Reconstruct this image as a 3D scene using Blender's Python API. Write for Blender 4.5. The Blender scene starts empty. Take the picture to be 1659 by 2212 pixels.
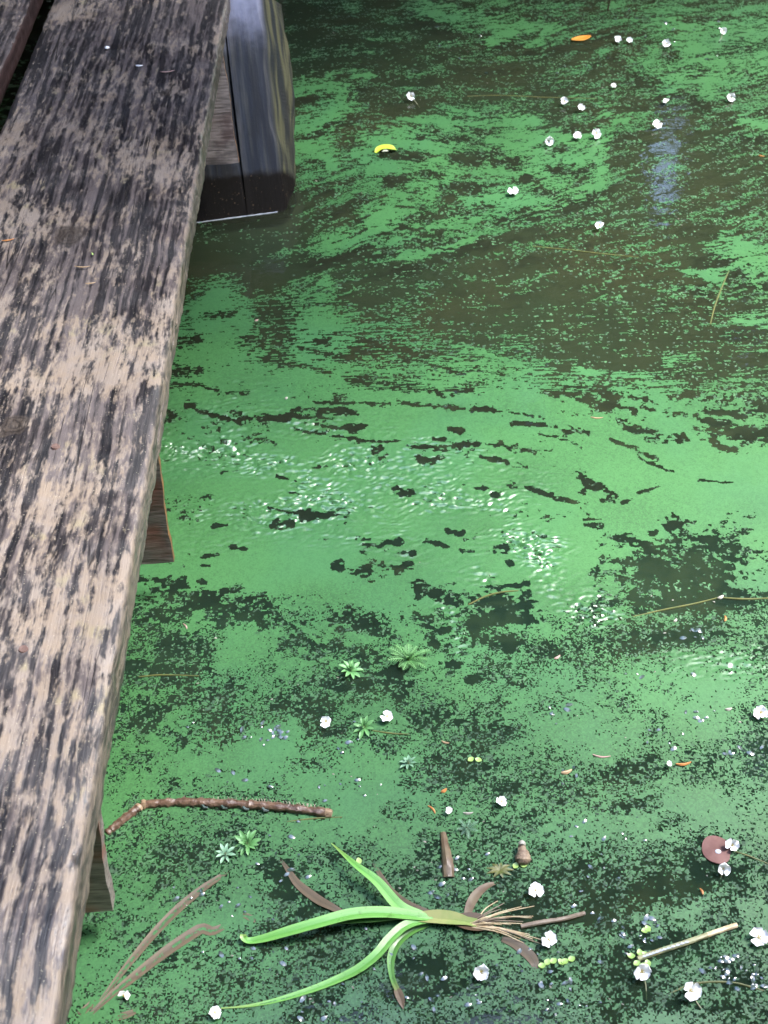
import bpy, bmesh, math, random
import numpy as np
from mathutils import Vector, Matrix, Euler

random.seed(7)
RNG = np.random.default_rng(11)
SC = bpy.context.scene
COL = SC.collection

# ---------------------------------------------------------------- camera
# the survey chart: the pond surface measured in photograph units (1659 x 2212)
CAM_H, FOC = 1.35, 2900.0
def _axes(vp=(763, -1620), nx=950):
    v = np.array([vp[0] - 830, 1106 - vp[1], -FOC])
    ny = 1106 + ((vp[0] - 830) * (nx - 830) + FOC * FOC) / (1106 - vp[1])
    d = np.array([nx - 830, 1106 - ny, -FOC])
    Y = v / np.linalg.norm(v); Z = -d / np.linalg.norm(d)
    return np.array([np.cross(Y, Z), Y, Z])
RW = _axes()
cd = bpy.data.cameras.new('camera')
cd.sensor_fit = 'VERTICAL'; cd.sensor_height = 24.0; cd.lens = 24.0 * FOC / 2212.0
cd.clip_start = 0.02; cd.clip_end = 500
cam = bpy.data.objects.new('camera', cd); COL.objects.link(cam)
M4 = Matrix([list(RW[i]) + [(0, 0, CAM_H)[i]] for i in range(3)] + [[0, 0, 0, 1]])
cam.matrix_world = M4
SC.camera = cam
cd.dof.use_dof = True; cd.dof.focus_distance = 1.75; cd.dof.aperture_fstop = 8.0

# ---------------------------------------------------------------- world, sun, exposure
SUN_EL, SUN_AZ = math.radians(60), math.radians(78)     # azimuth clockwise from +Y
wd = bpy.data.worlds.new('World'); SC.world = wd; wd.use_nodes = True
wn = wd.node_tree.nodes; wl = wd.node_tree.links
bg = wn['Background']
sky = wn.new('ShaderNodeTexSky'); sky.sky_type = 'NISHITA'; sky.sun_disc = False
sky.sun_elevation = SUN_EL; sky.sun_rotation = SUN_AZ
sky.air_density = 1.0; sky.dust_density = 1.2; sky.ozone_density = 1.0
wl.new(sky.outputs[0], bg.inputs[0]); bg.inputs[1].default_value = 0.15
sd = bpy.data.lights.new('sun', 'SUN'); sd.energy = 1.5; sd.angle = math.radians(14); sd.color = (1, .97, .93)
sun = bpy.data.objects.new('sun', sd); COL.objects.link(sun)
sdir = Vector((math.sin(SUN_AZ) * math.cos(SUN_EL), math.cos(SUN_AZ) * math.cos(SUN_EL), math.sin(SUN_EL)))
sun.rotation_euler = sdir.to_track_quat('Z', 'Y').to_euler(); sun.location = sdir * 20
SC.view_settings.view_transform = 'Standard'; SC.view_settings.look = 'None'
SC.view_settings.exposure = 3.25; SC.view_settings.gamma = 1.0; SC.view_settings.use_curve_mapping = False
SC.cycles.use_denoising = True
SC.cycles.max_bounces = 8; SC.cycles.transparent_max_bounces = 12
SC.cycles.caustics_reflective = False; SC.cycles.caustics_refractive = False

# ---------------------------------------------------------------- helpers
def at(px, py, z=0.0):
    r = RW @ np.array([px - 830.0, 1106.0 - py, -FOC]); t = (z - CAM_H) / r[2]
    return Vector((t * r[0], t * r[1], z))
def chart(x, y):
    c0 = RW[0, 0] * x + RW[1, 0] * y - RW[2, 0] * CAM_H
    c1 = RW[0, 1] * x + RW[1, 1] * y - RW[2, 1] * CAM_H
    c2 = RW[0, 2] * x + RW[1, 2] * y - RW[2, 2] * CAM_H
    return 830 + FOC * c0 / -c2, 1106 - FOC * c1 / -c2

def vnoise(x, y, s=0):
    ix = np.floor(x); iy = np.floor(y); fx = x - ix; fy = y - iy
    ix = ix.astype(np.int64); iy = iy.astype(np.int64)
    def h(a, b):
        v = (a * 374761393 + b * 668265263 + s * 974634777) & 0xffffffff
        v = ((v ^ (v >> 13)) * 1274126177) & 0xffffffff
        v = ((v ^ (v >> 15)) * 2246822519) & 0xffffffff
        return ((v ^ (v >> 16)) & 0xffffff) / 16777216.0
    fx = fx * fx * fx * (fx * (fx * 6 - 15) + 10); fy = fy * fy * fy * (fy * (fy * 6 - 15) + 10)
    a = h(ix, iy); b = h(ix + 1, iy); c = h(ix, iy + 1); d = h(ix + 1, iy + 1)
    return (a * (1 - fx) + b * fx) * (1 - fy) + (c * (1 - fx) + d * fx) * fy - 0.5
def hash01(ix, iy, s):
    v = (ix.astype(np.int64) * 374761393 + iy.astype(np.int64) * 668265263 + s * 974634777) & 0xffffffff
    v = ((v ^ (v >> 13)) * 1274126177) & 0xffffffff
    v = ((v ^ (v >> 15)) * 2246822519) & 0xffffffff
    return ((v ^ (v >> 16)) & 0xffffff) / 16777216.0

def link(name, me, m=None, parent=None):
    o = bpy.data.objects.new(name, me); COL.objects.link(o)
    if m is not None and me is not None and not me.materials: me.materials.append(m)
    if parent is not None: o.parent = parent
    return o
def tag(o, label=None, cat=None, group=None, kind=None):
    if label: o['label'] = label
    if cat: o['category'] = cat
    if group: o['group'] = group
    if kind: o['kind'] = kind
    return o
def empty(name, loc=(0, 0, 0), rot=(0, 0, 0), **k):
    o = bpy.data.objects.new(name, None); COL.objects.link(o); o.location = loc; o.rotation_euler = rot
    o.empty_display_size = .01
    return tag(o, **k)
def mesh(name, v, f, smooth=True):
    me = bpy.data.meshes.new(name); me.from_pydata([tuple(p) for p in v], [], f)
    if smooth: me.polygons.foreach_set('use_smooth', [True] * len(me.polygons))
    me.update()
    if smooth: me.set_sharp_from_angle(angle=math.radians(38))
    return me
def quads_mesh(name, co, quads):
    me = bpy.data.meshes.new(name); n = len(quads)
    me.vertices.add(len(co)); me.vertices.foreach_set('co', np.ascontiguousarray(co, dtype=np.float32).ravel())
    me.loops.add(n * 4); me.loops.foreach_set('vertex_index', np.ascontiguousarray(quads, dtype=np.int32).ravel())
    me.polygons.add(n); me.polygons.foreach_set('loop_start', np.arange(0, n * 4, 4, dtype=np.int32))
    me.update(calc_edges=True); return me

class NT:
    def __init__(s, name):
        s.m = bpy.data.materials.new(name); s.m.use_nodes = True
        s.t = s.m.node_tree; s.t.nodes.clear(); s.out = s.t.nodes.new('ShaderNodeOutputMaterial')
    def n(s, typ, ins=None, **kw):
        nd = s.t.nodes.new('ShaderNode' + typ)
        for k, v in kw.items(): setattr(nd, k, v)
        for k, v in (ins or {}).items(): s.set(nd, k, v)
        return nd
    def set(s, nd, k, v):
        i = nd.inputs[k]
        if isinstance(v, bpy.types.NodeSocket): s.t.links.new(v, i)
        elif isinstance(v, bpy.types.Node): s.t.links.new(v.outputs[0], i)
        else: i.default_value = v
    def math(s, op, a, b=0.0, c=0.0):
        return s.n('Math', {0: a, 1: b, 2: c}, operation=op).outputs[0]
    def mix(s, f, a, b):
        nd = s.n('Mix', data_type='RGBA'); s.set(nd, 0, f); s.set(nd, 6, a); s.set(nd, 7, b); return nd.outputs[2]
    def ramp(s, v, lo, hi):
        nd = s.n('MapRange', {0: v, 1: lo, 2: hi, 3: 0.0, 4: 1.0}, interpolation_type='SMOOTHSTEP'); return nd.outputs[0]
    def obj(s, scale=(1, 1, 1), rot=(0, 0, 0)):
        tc = s.n('TexCoord'); mp = s.n('Mapping', {0: tc.outputs['Object'], 3: scale, 2: rot}); return mp.outputs[0]
    def noise(s, vec, scale, detail=3.0, rough=.55, dist=0.0, col=False):
        nd = s.n('TexNoise', {'Vector': vec, 'Scale': scale, 'Detail': detail, 'Roughness': rough, 'Distortion': dist})
        return nd.outputs[1 if col else 0]
    def bump(s, h, strength, dist, nrm=None):
        nd = s.n('Bump', {'Strength': strength, 'Distance': dist, 'Height': h})
        if nrm is not None: s.set(nd, 'Normal', nrm)
        return nd.outputs[0]
    def bsdf(s, **ins):
        nd = s.n('BsdfPrincipled')
        for k, v in ins.items(): s.set(nd, k.replace('_', ' '), v)
        s.t.links.new(nd.outputs[0], s.out.inputs[0]); return nd
ALB = .62                      # scales base colours down so sky reflections read brighter at the raised exposure
def c4(r, g, b): return (r * ALB, g * ALB, b * ALB, 1.0)

def blade_material(name, c1, c2, tipc, rough=.42):
    k = NT(name); v = k.obj()
    ac = k.n('Attribute', attribute_name='across').outputs['Fac']; al = k.n('Attribute', attribute_name='along').outputs['Fac']
    cv = k.n('CombineXYZ', {0: k.math('MULTIPLY', ac, 9.0), 1: k.math('MULTIPLY', al, 1.6)}).outputs[0]
    stripe = k.noise(cv, 1.6, 3, .7); blot = k.noise(v, 90, 4, .6)
    f = k.math('ADD', k.math('MULTIPLY', k.math('SUBTRACT', stripe, .5), 1.5), k.math('ADD', .35, k.math('MULTIPLY', k.math('ABSOLUTE', ac), .45)))
    col = k.mix(f, c4(*c1), c4(*c2))
    col = k.mix(k.math('MULTIPLY', k.ramp(al, .80, 1.0), .75), col, c4(*tipc))
    col = k.mix(k.math('MULTIPLY', k.ramp(blot, .60, .70), .5), col, c4(c1[0] * .9, c1[1] * .55, c1[2] * .6))
    nd = k.bsdf(Base_Color=col, Roughness=rough, Normal=k.bump(stripe, .5, .0007))
    nd.inputs['Coat Weight'].default_value = .12; nd.inputs['Coat Roughness'].default_value = .15
    return k.m

def simple(name, c1, c2, scale, rough=.5, stretch=(1, 1, 1), bump=.0, thin=0.0, spec=.5):
    k = NT(name); v = k.obj(stretch); f = k.ramp(k.noise(v, scale, 4), .3, .7)
    b = dict(Base_Color=k.mix(f, c4(*c1), c4(*c2)), Roughness=rough)
    nd = k.bsdf(**b); nd.inputs['Specular IOR Level'].default_value = spec
    if bump: k.set(nd, 'Normal', k.bump(k.noise(v, scale * 2, 4), bump, .002))
    return k.m

# ---------------------------------------------------------------- materials
def plank_material(name, seed):
    k = NT(name); v0 = k.obj()
    off = k.n('VectorMath', {0: v0, 1: (seed * 3.1, seed * 1.7, seed)}, operation='ADD').outputs[0]
    wob = k.n('VectorMath', {0: k.noise(off, 7, 2, col=True), 1: (.5, .5, .5)}, operation='SUBTRACT').outputs[0]
    wob = k.n('VectorMath', {0: wob, 3: .012}, operation='SCALE').outputs[0]
    vw = k.n('VectorMath', {0: off, 1: wob}, operation='ADD').outputs[0]
    patch = k.n('Mapping', {0: vw, 3: (1, .27, 1)}).outputs[0]
    grain = k.n('Mapping', {0: vw, 3: (1, .035, 1)}).outputs[0]
    n1 = k.noise(patch, 84, 3.0, .52, .1)
    n1b = k.noise(patch, 190, 2.0, .5)
    n1c = k.noise(k.n('Mapping', {0: vw, 3: (1, .4, 1)}).outputs[0], 400, 2.0, .5)
    n2 = k.noise(off, 5.5, 3.0)
    n3 = k.noise(grain, 300, 3.0, .6)
    n4 = k.noise(grain, 120, 2.0, .5)
    yy = k.n('SeparateXYZ', {0: v0}).outputs[1]
    near = k.ramp(yy, 1.5, .7)                                   # walked-on near end: longer streaks
    s = k.math('ADD', k.math('MULTIPLY', n1, .62), k.math('ADD', k.math('MULTIPLY', n1b, .48), k.math('MULTIPLY', n1c, .26)))
    s = k.math('ADD', s, k.math('MULTIPLY', k.math('SUBTRACT', n2, .5), .75))
    s = k.math('ADD', s, k.math('MULTIPLY', k.math('SUBTRACT', n4, .5), k.math('ADD', .28, k.math('MULTIPLY', near, .35))))
    xx = k.n('SeparateXYZ', {0: v0}).outputs[0]
    rim = k.ramp(xx, -.306, -.286) if seed == 0 else 0.0
    s = k.math('ADD', s, k.math('ADD', k.math('MULTIPLY', rim, .035), k.math('MULTIPLY', k.ramp(yy, .95, .45), .10)))
    s = k.math('SUBTRACT', s, k.math('MULTIPLY', k.ramp(yy, 1.0, 1.8), .035))
    pale = k.ramp(s, .605, .82)
    pale = k.math('MULTIPLY', pale, k.ramp(n3, .18, .42))
    hue = k.noise(off, 38, 3.0)
    tan = k.mix(k.ramp(hue, .35, .65), c4(.226, .174, .128), c4(.214, .174, .143))
    tan = k.mix(k.math('MULTIPLY', k.ramp(k.noise(off, 21, 2.0), .58, .72), .55), tan, c4(.25, .215, .11))
    dark = k.mix(k.ramp(n3, .35, .7), c4(.008, .008, .010), c4(.036, .031, .032))
    fleck = k.ramp(k.noise(off, 520, 1.0), .70, .76)
    dark = k.mix(k.math('MULTIPLY', k.ramp(k.math('ADD', n4, k.math('MULTIPLY', n1b, .35)), .58, .80), .75), dark, c4(.135, .112, .108))
    col = k.mix(pale, dark, tan)
    if seed == 0: col = k.mix(k.math('MULTIPLY', k.ramp(xx, -.288, -.284), .6), col, k.mix(k.ramp(n1b, .35, .65), c4(.045, .036, .028), c4(.155, .125, .090)))
    col = k.mix(k.math('MULTIPLY', fleck, .7), col, c4(.40, .36, .27))
    # knots
    for kx, ky, r in ((-.452, 1.688, .026), (-.455, 1.26, .018), (-.36, 2.13, .014), (-.515, .93, .02)):
        dv = k.n('VectorMath', {0: k.n('VectorMath', {0: vw, 1: (kx + seed * 3.1, ky + seed * 1.7, .33 + seed)}, operation='SUBTRACT').outputs[0], 1: (1, .62, 0)}, operation='MULTIPLY').outputs[0]
        d = k.math('ADD', k.n('VectorMath', {0: dv}, operation='LENGTH').outputs['Value'], k.math('MULTIPLY', k.math('SUBTRACT', hue, .5), .026))
        ring = k.math('ADD', .5, k.math('MULTIPLY', .5, k.math('SINE', k.math('MULTIPLY', d, 1050.0))))
        core = k.ramp(d, r, r * .55)
        col = k.mix(k.math('MULTIPLY', core, .85), col, k.mix(ring, c4(.022, .017, .014), c4(.060, .047, .038)))
    crk = k.math('ABSOLUTE', k.math('SUBTRACT', k.noise(k.n('Mapping', {0: off, 3: (1, .03, 1)}).outputs[0], 30, 2.0), .5))
    crk = k.math('MULTIPLY', k.ramp(crk, .007, .002), k.ramp(k.noise(off, 6, 2.0), .50, .58))
    col = k.mix(k.math('MULTIPLY', crk, .9), col, c4(.008, .007, .007))
    wet = k.ramp(k.noise(off, 13, 3.0), .42, .62)
    rough = k.math('SUBTRACT', k.math('ADD', .50, k.math('MULTIPLY', pale, .22)), k.math('MULTIPLY', wet, .20))
    h = k.math('ADD', k.math('MULTIPLY', n3, .8), k.math('MULTIPLY', n1b, .5))
    h = k.math('SUBTRACT', k.math('ADD', h, k.math('MULTIPLY', pale, .25)), k.math('MULTIPLY', crk, 1.5))
    nd = k.bsdf(Base_Color=col, Roughness=rough, Normal=k.bump(h, .6, .0014))
    nd.inputs['Specular IOR Level'].default_value = .55
    return k.m

def joist_material(name, redness):
    k = NT(name); v = k.obj()
    g = k.n('Mapping', {0: v, 3: (.10, 1, 1)}).outputs[0]
    a = k.noise(g, 260, 4); b = k.noise(v, 22, 3); red = k.noise(v, 11, 2)
    col = k.mix(k.ramp(a, .3, .7), c4(.12, .10, .09), c4(.38, .32, .29))
    col = k.mix(k.math('MULTIPLY', k.ramp(b, .50, .68), .75), col, c4(.055, .045, .042))
    col = k.mix(k.math('MULTIPLY', k.ramp(red, .50, .64), redness), col, c4(.36, .13, .09))
    k.bsdf(Base_Color=col, Roughness=.55, Normal=k.bump(a, .8, .0015)); return k.m

def edge_material():
    k = NT('orange_end_grain'); v = k.obj(); a = k.noise(v, 120, 4)
    col = k.mix(k.ramp(a, .35, .7), c4(.26, .115, .028), c4(.10, .055, .025))
    k.bsdf(Base_Color=col, Roughness=.6, Normal=k.bump(a, .6, .001)); return k.m

def pile_material():
    k = NT('wet_pile_wood'); v = k.obj()                        # local z runs up the timber
    g = k.n('Mapping', {0: v, 3: (1, 1, .07)}).outputs[0]
    z = k.n('SeparateXYZ', {0: v}).outputs[2]
    a = k.noise(g, 110, 4, .6); b = k.noise(g, 34, 3, .5, .4); c = k.noise(v, 30, 3); st = k.noise(g, 60, 2)
    col = k.mix(k.ramp(b, .36, .64), c4(.007, .009, .014), c4(.022, .027, .038))
    col = k.mix(k.math('MULTIPLY', k.ramp(a, .45, .72), .35), col, c4(.09, .09, .07))
    xx = k.n('SeparateXYZ', {0: v}).outputs[0]
    bark = k.ramp(xx, -.006, .010)                               # side with bark streaks
    barkc = k.mix(k.ramp(st, .40, .62), c4(.012, .016, .017), c4(.085, .083, .044))
    col = k.mix(bark, col, barkc)
    stain = k.math('MULTIPLY', k.ramp(k.noise(k.n('Mapping', {0: v, 3: (1, 1, .3)}).outputs[0], 26, 3), .50, .60), k.ramp(z, .33, .22))
    col = k.mix(k.math('MULTIPLY', stain, .8), col, c4(.012, .013, .014))
    tide = k.ramp(k.math('ADD', z, k.math('MULTIPLY', k.math('SUBTRACT', c, .5), .022)), .086, .070)
    col = k.mix(tide, col, c4(.010, .009, .008))
    col = k.mix(k.math('MULTIPLY', tide, k.ramp(k.noise(v, 210, 2), .66, .74)), col, c4(.10, .07, .045))
    rough = k.math('ADD', .42, k.math('MULTIPLY', bark, .25))
    dry = k.math('MULTIPLY', k.ramp(k.math('ADD', z, k.math('MULTIPLY', k.math('SUBTRACT', c, .5),   .10)), .30, .47), k.math('SUBTRACT', 1.0, bark))  # mask of the sky sheen painted into the upper front face
    col = k.mix(k.math('MULTIPLY', dry, .9), col, c4(.330, .350, .490))  # lavender tint stands in for reflected sky
    nd = k.bsdf(Base_Color=col, Roughness=k.math('ADD', rough, k.math('MULTIPLY', tide, .35)), Normal=k.bump(k.math('ADD', a, k.math('MULTIPLY', k.noise(v, 160, 4), .5)), .45, .0012))
    k.set(nd, 'Specular IOR Level', k.math('SUBTRACT', .17, k.math('MULTIPLY', tide, .13))); return k.m

def duckweed_material():
    k = NT('duckweed_green'); v = k.obj()
    t = k.n('Attribute', attribute_name='tint').outputs['Fac']
    big = k.noise(v, 5, 3)
    col = k.mix(t, c4(.032, .116, .034), c4(.066, .212, .064))
    col = k.mix(k.math('MULTIPLY', k.ramp(big, .40, .70), .35), col, c4(.054, .195, .080))
    w = k.n('Mapping', {0: v, 3: (1, 1.0, 1)}).outputs[0]
    nd = k.bsdf(Base_Color=col, Roughness=.42, Normal=k.bump(k.noise(w, 60, 2), .05, .0015))
    nd.inputs['Coat Weight'].default_value = 1.0; nd.inputs['Coat Roughness'].default_value = .11
    nd.inputs['Coat IOR'].default_value = 1.33
    return k.m

def sunk_material():
    k = NT('sunken_duckweed'); v = k.obj()
    t = k.n('Attribute', attribute_name='tint').outputs['Fac']
    col = k.mix(t, c4(.018, .066, .026), c4(.068, .205, .072))
    k.bsdf(Base_Color=col, Roughness=.7); return k.m

def water_material():
    k = NT('pond_water'); v = k.obj()
    s = k.n('Mapping', {0: v, 3: (1, 1.5, 1)}).outputs[0]
    h = k.math('ADD', k.noise(s, 16, 2, .5, .3), k.math('MULTIPLY', k.noise(s, 70, 2), .15))
    nrm = k.bump(h, .17, .005)
    fr = k.n('Fresnel', {'IOR': 1.333, 'Normal': nrm})
    murk = k.mix(k.ramp(k.noise(v, 3.1, 3), .35, .65), (.68, .68, .50, 1), (.52, .66, .50, 1))
    tr = k.n('BsdfTransparent', {0: murk})
    gl = k.n('BsdfGlossy', {'Color': (1, 1, 1, 1), 'Roughness': .02, 'Normal': nrm})
    y = k.n('SeparateXYZ', {0: v}).outputs[1]
    turb = k.mix(k.ramp(k.math('ADD', y, k.math('MULTIPLY', k.noise(v, 3, 3), .8)), 1.55, 2.15), c4(.026, .056, .036), c4(.042, .052, .031))
    df = k.n('BsdfDiffuse', {0: turb})
    body = k.n('MixShader', {0: .42, 1: tr.outputs[0], 2: df.outputs[0]})
    mx = k.n('MixShader', {0: fr.outputs[0], 1: body.outputs[0], 2: gl.outputs[0]})
    k.t.links.new(mx.outputs[0], k.out.inputs[0]); return k.m

def film_material():
    k = NT('water_film'); v = k.obj()
    nrm = k.bump(k.noise(k.n('Mapping', {0: v, 3: (1, 1.6, 1)}).outputs[0], 130, 3, .6), .30, .003)
    fr = k.n('Fresnel', {'IOR': 1.333, 'Normal': nrm})
    mx = k.n('MixShader', {0: fr.outputs[0], 1: k.n('BsdfTransparent').outputs[0], 2: k.n('BsdfGlossy', {'Color': (1, 1, 1, 1), 'Roughness': .02, 'Normal': nrm}).outputs[0]})
    k.t.links.new(mx.outputs[0], k.out.inputs[0]); return k.m

def bed_material():
    k = NT('pond_murk'); v = k.obj()
    a = k.noise(v, 2.2, 4); b = k.noise(v, 30, 5, .65)
    col = k.mix(k.ramp(a, .38, .62), c4(.100, .102, .062), c4(.045, .085, .055))
    col = k.mix(k.math('MULTIPLY', k.ramp(b, .45, .75), .5), col, c4(.030, .060, .030))
    k.bsdf(Base_Color=col, Roughness=.95); return k.m

def leaf_material(name, c1, c2, rough=.35, vein=True, coat=0.0):
    k = NT(name); v = k.obj(); a = k.noise(v, 45, 3)
    col = k.mix(k.ramp(a, .35, .65), c4(*c1), c4(*c2))
    nd = k.bsdf(Base_Color=col, Roughness=rough, Normal=k.bump(k.noise(v, 260, 2), .25, .0006))
    nd.inputs['Coat Weight'].default_value = coat; nd.inputs['Coat Roughness'].default_value = .05
    return k.m

MAT = {}
MAT['plank'] = plank_material('weathered_plank', 0)
MAT['plank2'] = plank_material('weathered_plank_behind', 1)
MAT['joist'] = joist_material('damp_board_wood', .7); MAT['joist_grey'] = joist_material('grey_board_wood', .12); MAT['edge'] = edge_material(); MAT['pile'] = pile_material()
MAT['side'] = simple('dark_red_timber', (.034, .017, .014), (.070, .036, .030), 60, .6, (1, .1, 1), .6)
MAT['nail'] = simple('rusty_nail', (.10, .055, .045), (.17, .11, .09), 300, .5)
MAT['duck'] = duckweed_material(); MAT['sunk'] = sunk_material()
MAT['film'] = film_material(); MAT['water'] = water_material(); MAT['bed'] = bed_material()
MAT['petal'] = simple('white_petal', (1.2, 1.2, 1.24), (1.36, 1.36, 1.36), 200, .45)
MAT['oldpetal'] = simple('faded_petal', (.36, .35, .29), (.52, .50, .44), 200, .5)
MAT['stamen'] = simple('yellow_stamen', (.65, .50, .08), (.75, .62, .15), 400, .6)
MAT['stalk'] = simple('pale_stalk', (.22, .25, .12), (.30, .32, .18), 100, .5)
MAT['sedge'] = blade_material('fresh_green_blade', (.075, .33, .030), (.27, .60, .15), (.30, .42, .10))
MAT['sedge2'] = blade_material('darker_green_blade', (.05, .20, .03), (.16, .40, .08), (.25, .25, .08))  # darker green used on some sedge blades
MAT['base'] = leaf_material('pale_yellow_base', (.42, .44, .17), (.30, .40, .12), .35, coat=.3)
MAT['dead'] = blade_material('brown_dead_blade', (.060, .046, .026), (.165, .118, .066), (.04, .05, .03), .55)
MAT['deadpale'] = leaf_material('tan_dead_stalk', (.21, .16, .095), (.14, .09, .052), .5, coat=.1)
MAT['root'] = simple('straw_roots', (.90, .76, .50), (.60, .44, .25), 120, .45)
MAT['twig'] = simple('pale_twig', (.36, .29, .22), (.24, .18, .13), 90, .5, (1, 1, 1), .4)
MAT['bark'] = simple('stick_bark', (.085, .045, .028), (.21, .13, .085), 85, .4, (1, 1, 1), .9)
MAT['stickend'] = simple('stick_pith', (.38, .27, .17), (.26, .17, .10), 120, .5)
MAT['hair'] = simple('pale_bristle', (.45, .38, .30), (.5, .44, .34), 50, .5)
MAT['reed'] = simple('yellow_green_reed', (.42, .44, .25), (.33, .30, .14), 60, .4, (1, 1, 1), .3)
MAT['feather'] = leaf_material('water_milfoil_green', (.12, .33, .10), (.20, .45, .16), .5)
MAT['feather2'] = leaf_material('pale_milfoil_green', (.20, .40, .24), (.30, .50, .34), .5)
MAT['lily'] = leaf_material('reddish_brown_lily', (.150, .062, .052), (.21, .10, .085), .75, coat=0)
MAT['orange'] = leaf_material('orange_leaf', (.60, .24, .03), (.70, .33, .05), .4)
MAT['yellow'] = leaf_material('yellow_green_leaf', (.55, .68, .06), (.42, .60, .05), .4)
MAT['mould'] = simple('pale_leaf_scar', (.45, .50, .33), (.60, .64, .45), 300, .6)
MAT['pod'] = simple('dry_seed_pod', (.40, .30, .20), (.20, .13, .09), 180, .6, (1, 1, 1), .8)
MAT['bit'] = simple('orange_bit', (.55, .20, .05), (.65, .30, .09), 90, .5)
MAT['pinkbit'] = simple('pinkish_bit', (.50, .30, .26), (.58, .42, .36), 90, .5)
MAT['straw'] = simple('straw_bit', (.55, .40, .24), (.45, .30, .16), 90, .5)
MAT['weed'] = simple('olive_waterweed', (.16, .16, .04), (.10, .13, .035), 80, .5)
MAT['lime'] = leaf_material('lime_leaflet', (.36, .58, .14), (.45, .66, .22), .4)
MAT['tip'] = leaf_material('wet_grey_leaflet', (.05, .085, .065), (.12, .16, .15), .12, coat=1.0)
MAT['canopy'] = simple('dark_tree_leaf', (.075, .130, .055), (.115, .170, .080), 3, .6)
MAT['trunk'] = simple('tree_bark', (.06, .05, .04), (.10, .085, .07), 12, .8, (1, 1, .2), .6)
MAT['crumb'] = simple('dull_crumb', (.16, .16, .11), (.32, .31, .25), 200, .5)
MAT['glint_fleck'] = simple('waterline_glint', (.55, .60, .68), (.70, .74, .80), 200, .1)  # sky shine on the waterline painted pale; also reed flecks and the drop
# ---------------------------------------------------------------- pond chart: how much duckweed floats where
ROWS = [(10, '122233455555445555'), (10, '122222334454444566'), (10, '222222223333345665'), (10, '454222222222333345'),
        (10, '553334565555432233'), (10, '554566556665322233'), (10, '343456566655332223'), (7, '000013455454433333334'),
        (7, '013454543333333344455'), (6, '1443343333222223333345'), (6, '4884555443222223333334'), (6, '6897686554432222222334'),
        (6, '6898887677665433222223'), (5, '47889988888888777666453'), (5, '77777889999999998887754'), (5, '88888888888888888999998'),
        (5, '99999999999999999999999'), (5, '88888899999998888999999'), (5, '99999987899887898755568'), (4, '888999998788999998532226'),
        (4, '555678877775656898532233'), (4, '444455554565768887543234'), (4, '344444454444576455555555'), (4, '334444434447876655566566'),
        (4, '334455544454566655555554'), (3, '4565567766544444555655554'), (3, '5677777666655545554555555'), (3, '5665555667765555555555555'),
        (3, '4444444556787545555554455'), (3, '2444345655644444444443445'), (3, '2344444554444343333344445'), (2, '23444444443345433333344444'),
        (2, '34444445544455433333333334'), (2, '34444445554554433344333333'), (2, '44444455444544444434334444')]
GRID = np.array([[int(ch) for ch in (r[0] * s + r).ljust(28, r[-1])[:28]] for s, r in ROWS], float)
GRID = np.log(np.clip(GRID / 9.2, .015, .975) / (1 - np.clip(GRID / 9.2, .015, .975))) * .62

def grid_at(px, py):
    gx = np.clip(px / 59.25 - .5, 0, 26.999); gy = np.clip(py / 63.2 - .5, 0, 33.999)
    ix = gx.astype(int); iy = gy.astype(int); fx = gx - ix; fy = gy - iy
    fx = fx * fx * (3 - 2 * fx); fy = fy * fy * (3 - 2 * fy)
    return (GRID[iy, ix] * (1 - fx) + GRID[iy, ix + 1] * fx) * (1 - fy) + (GRID[iy + 1, ix] * (1 - fx) + GRID[iy + 1, ix + 1] * fx) * fy

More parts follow.
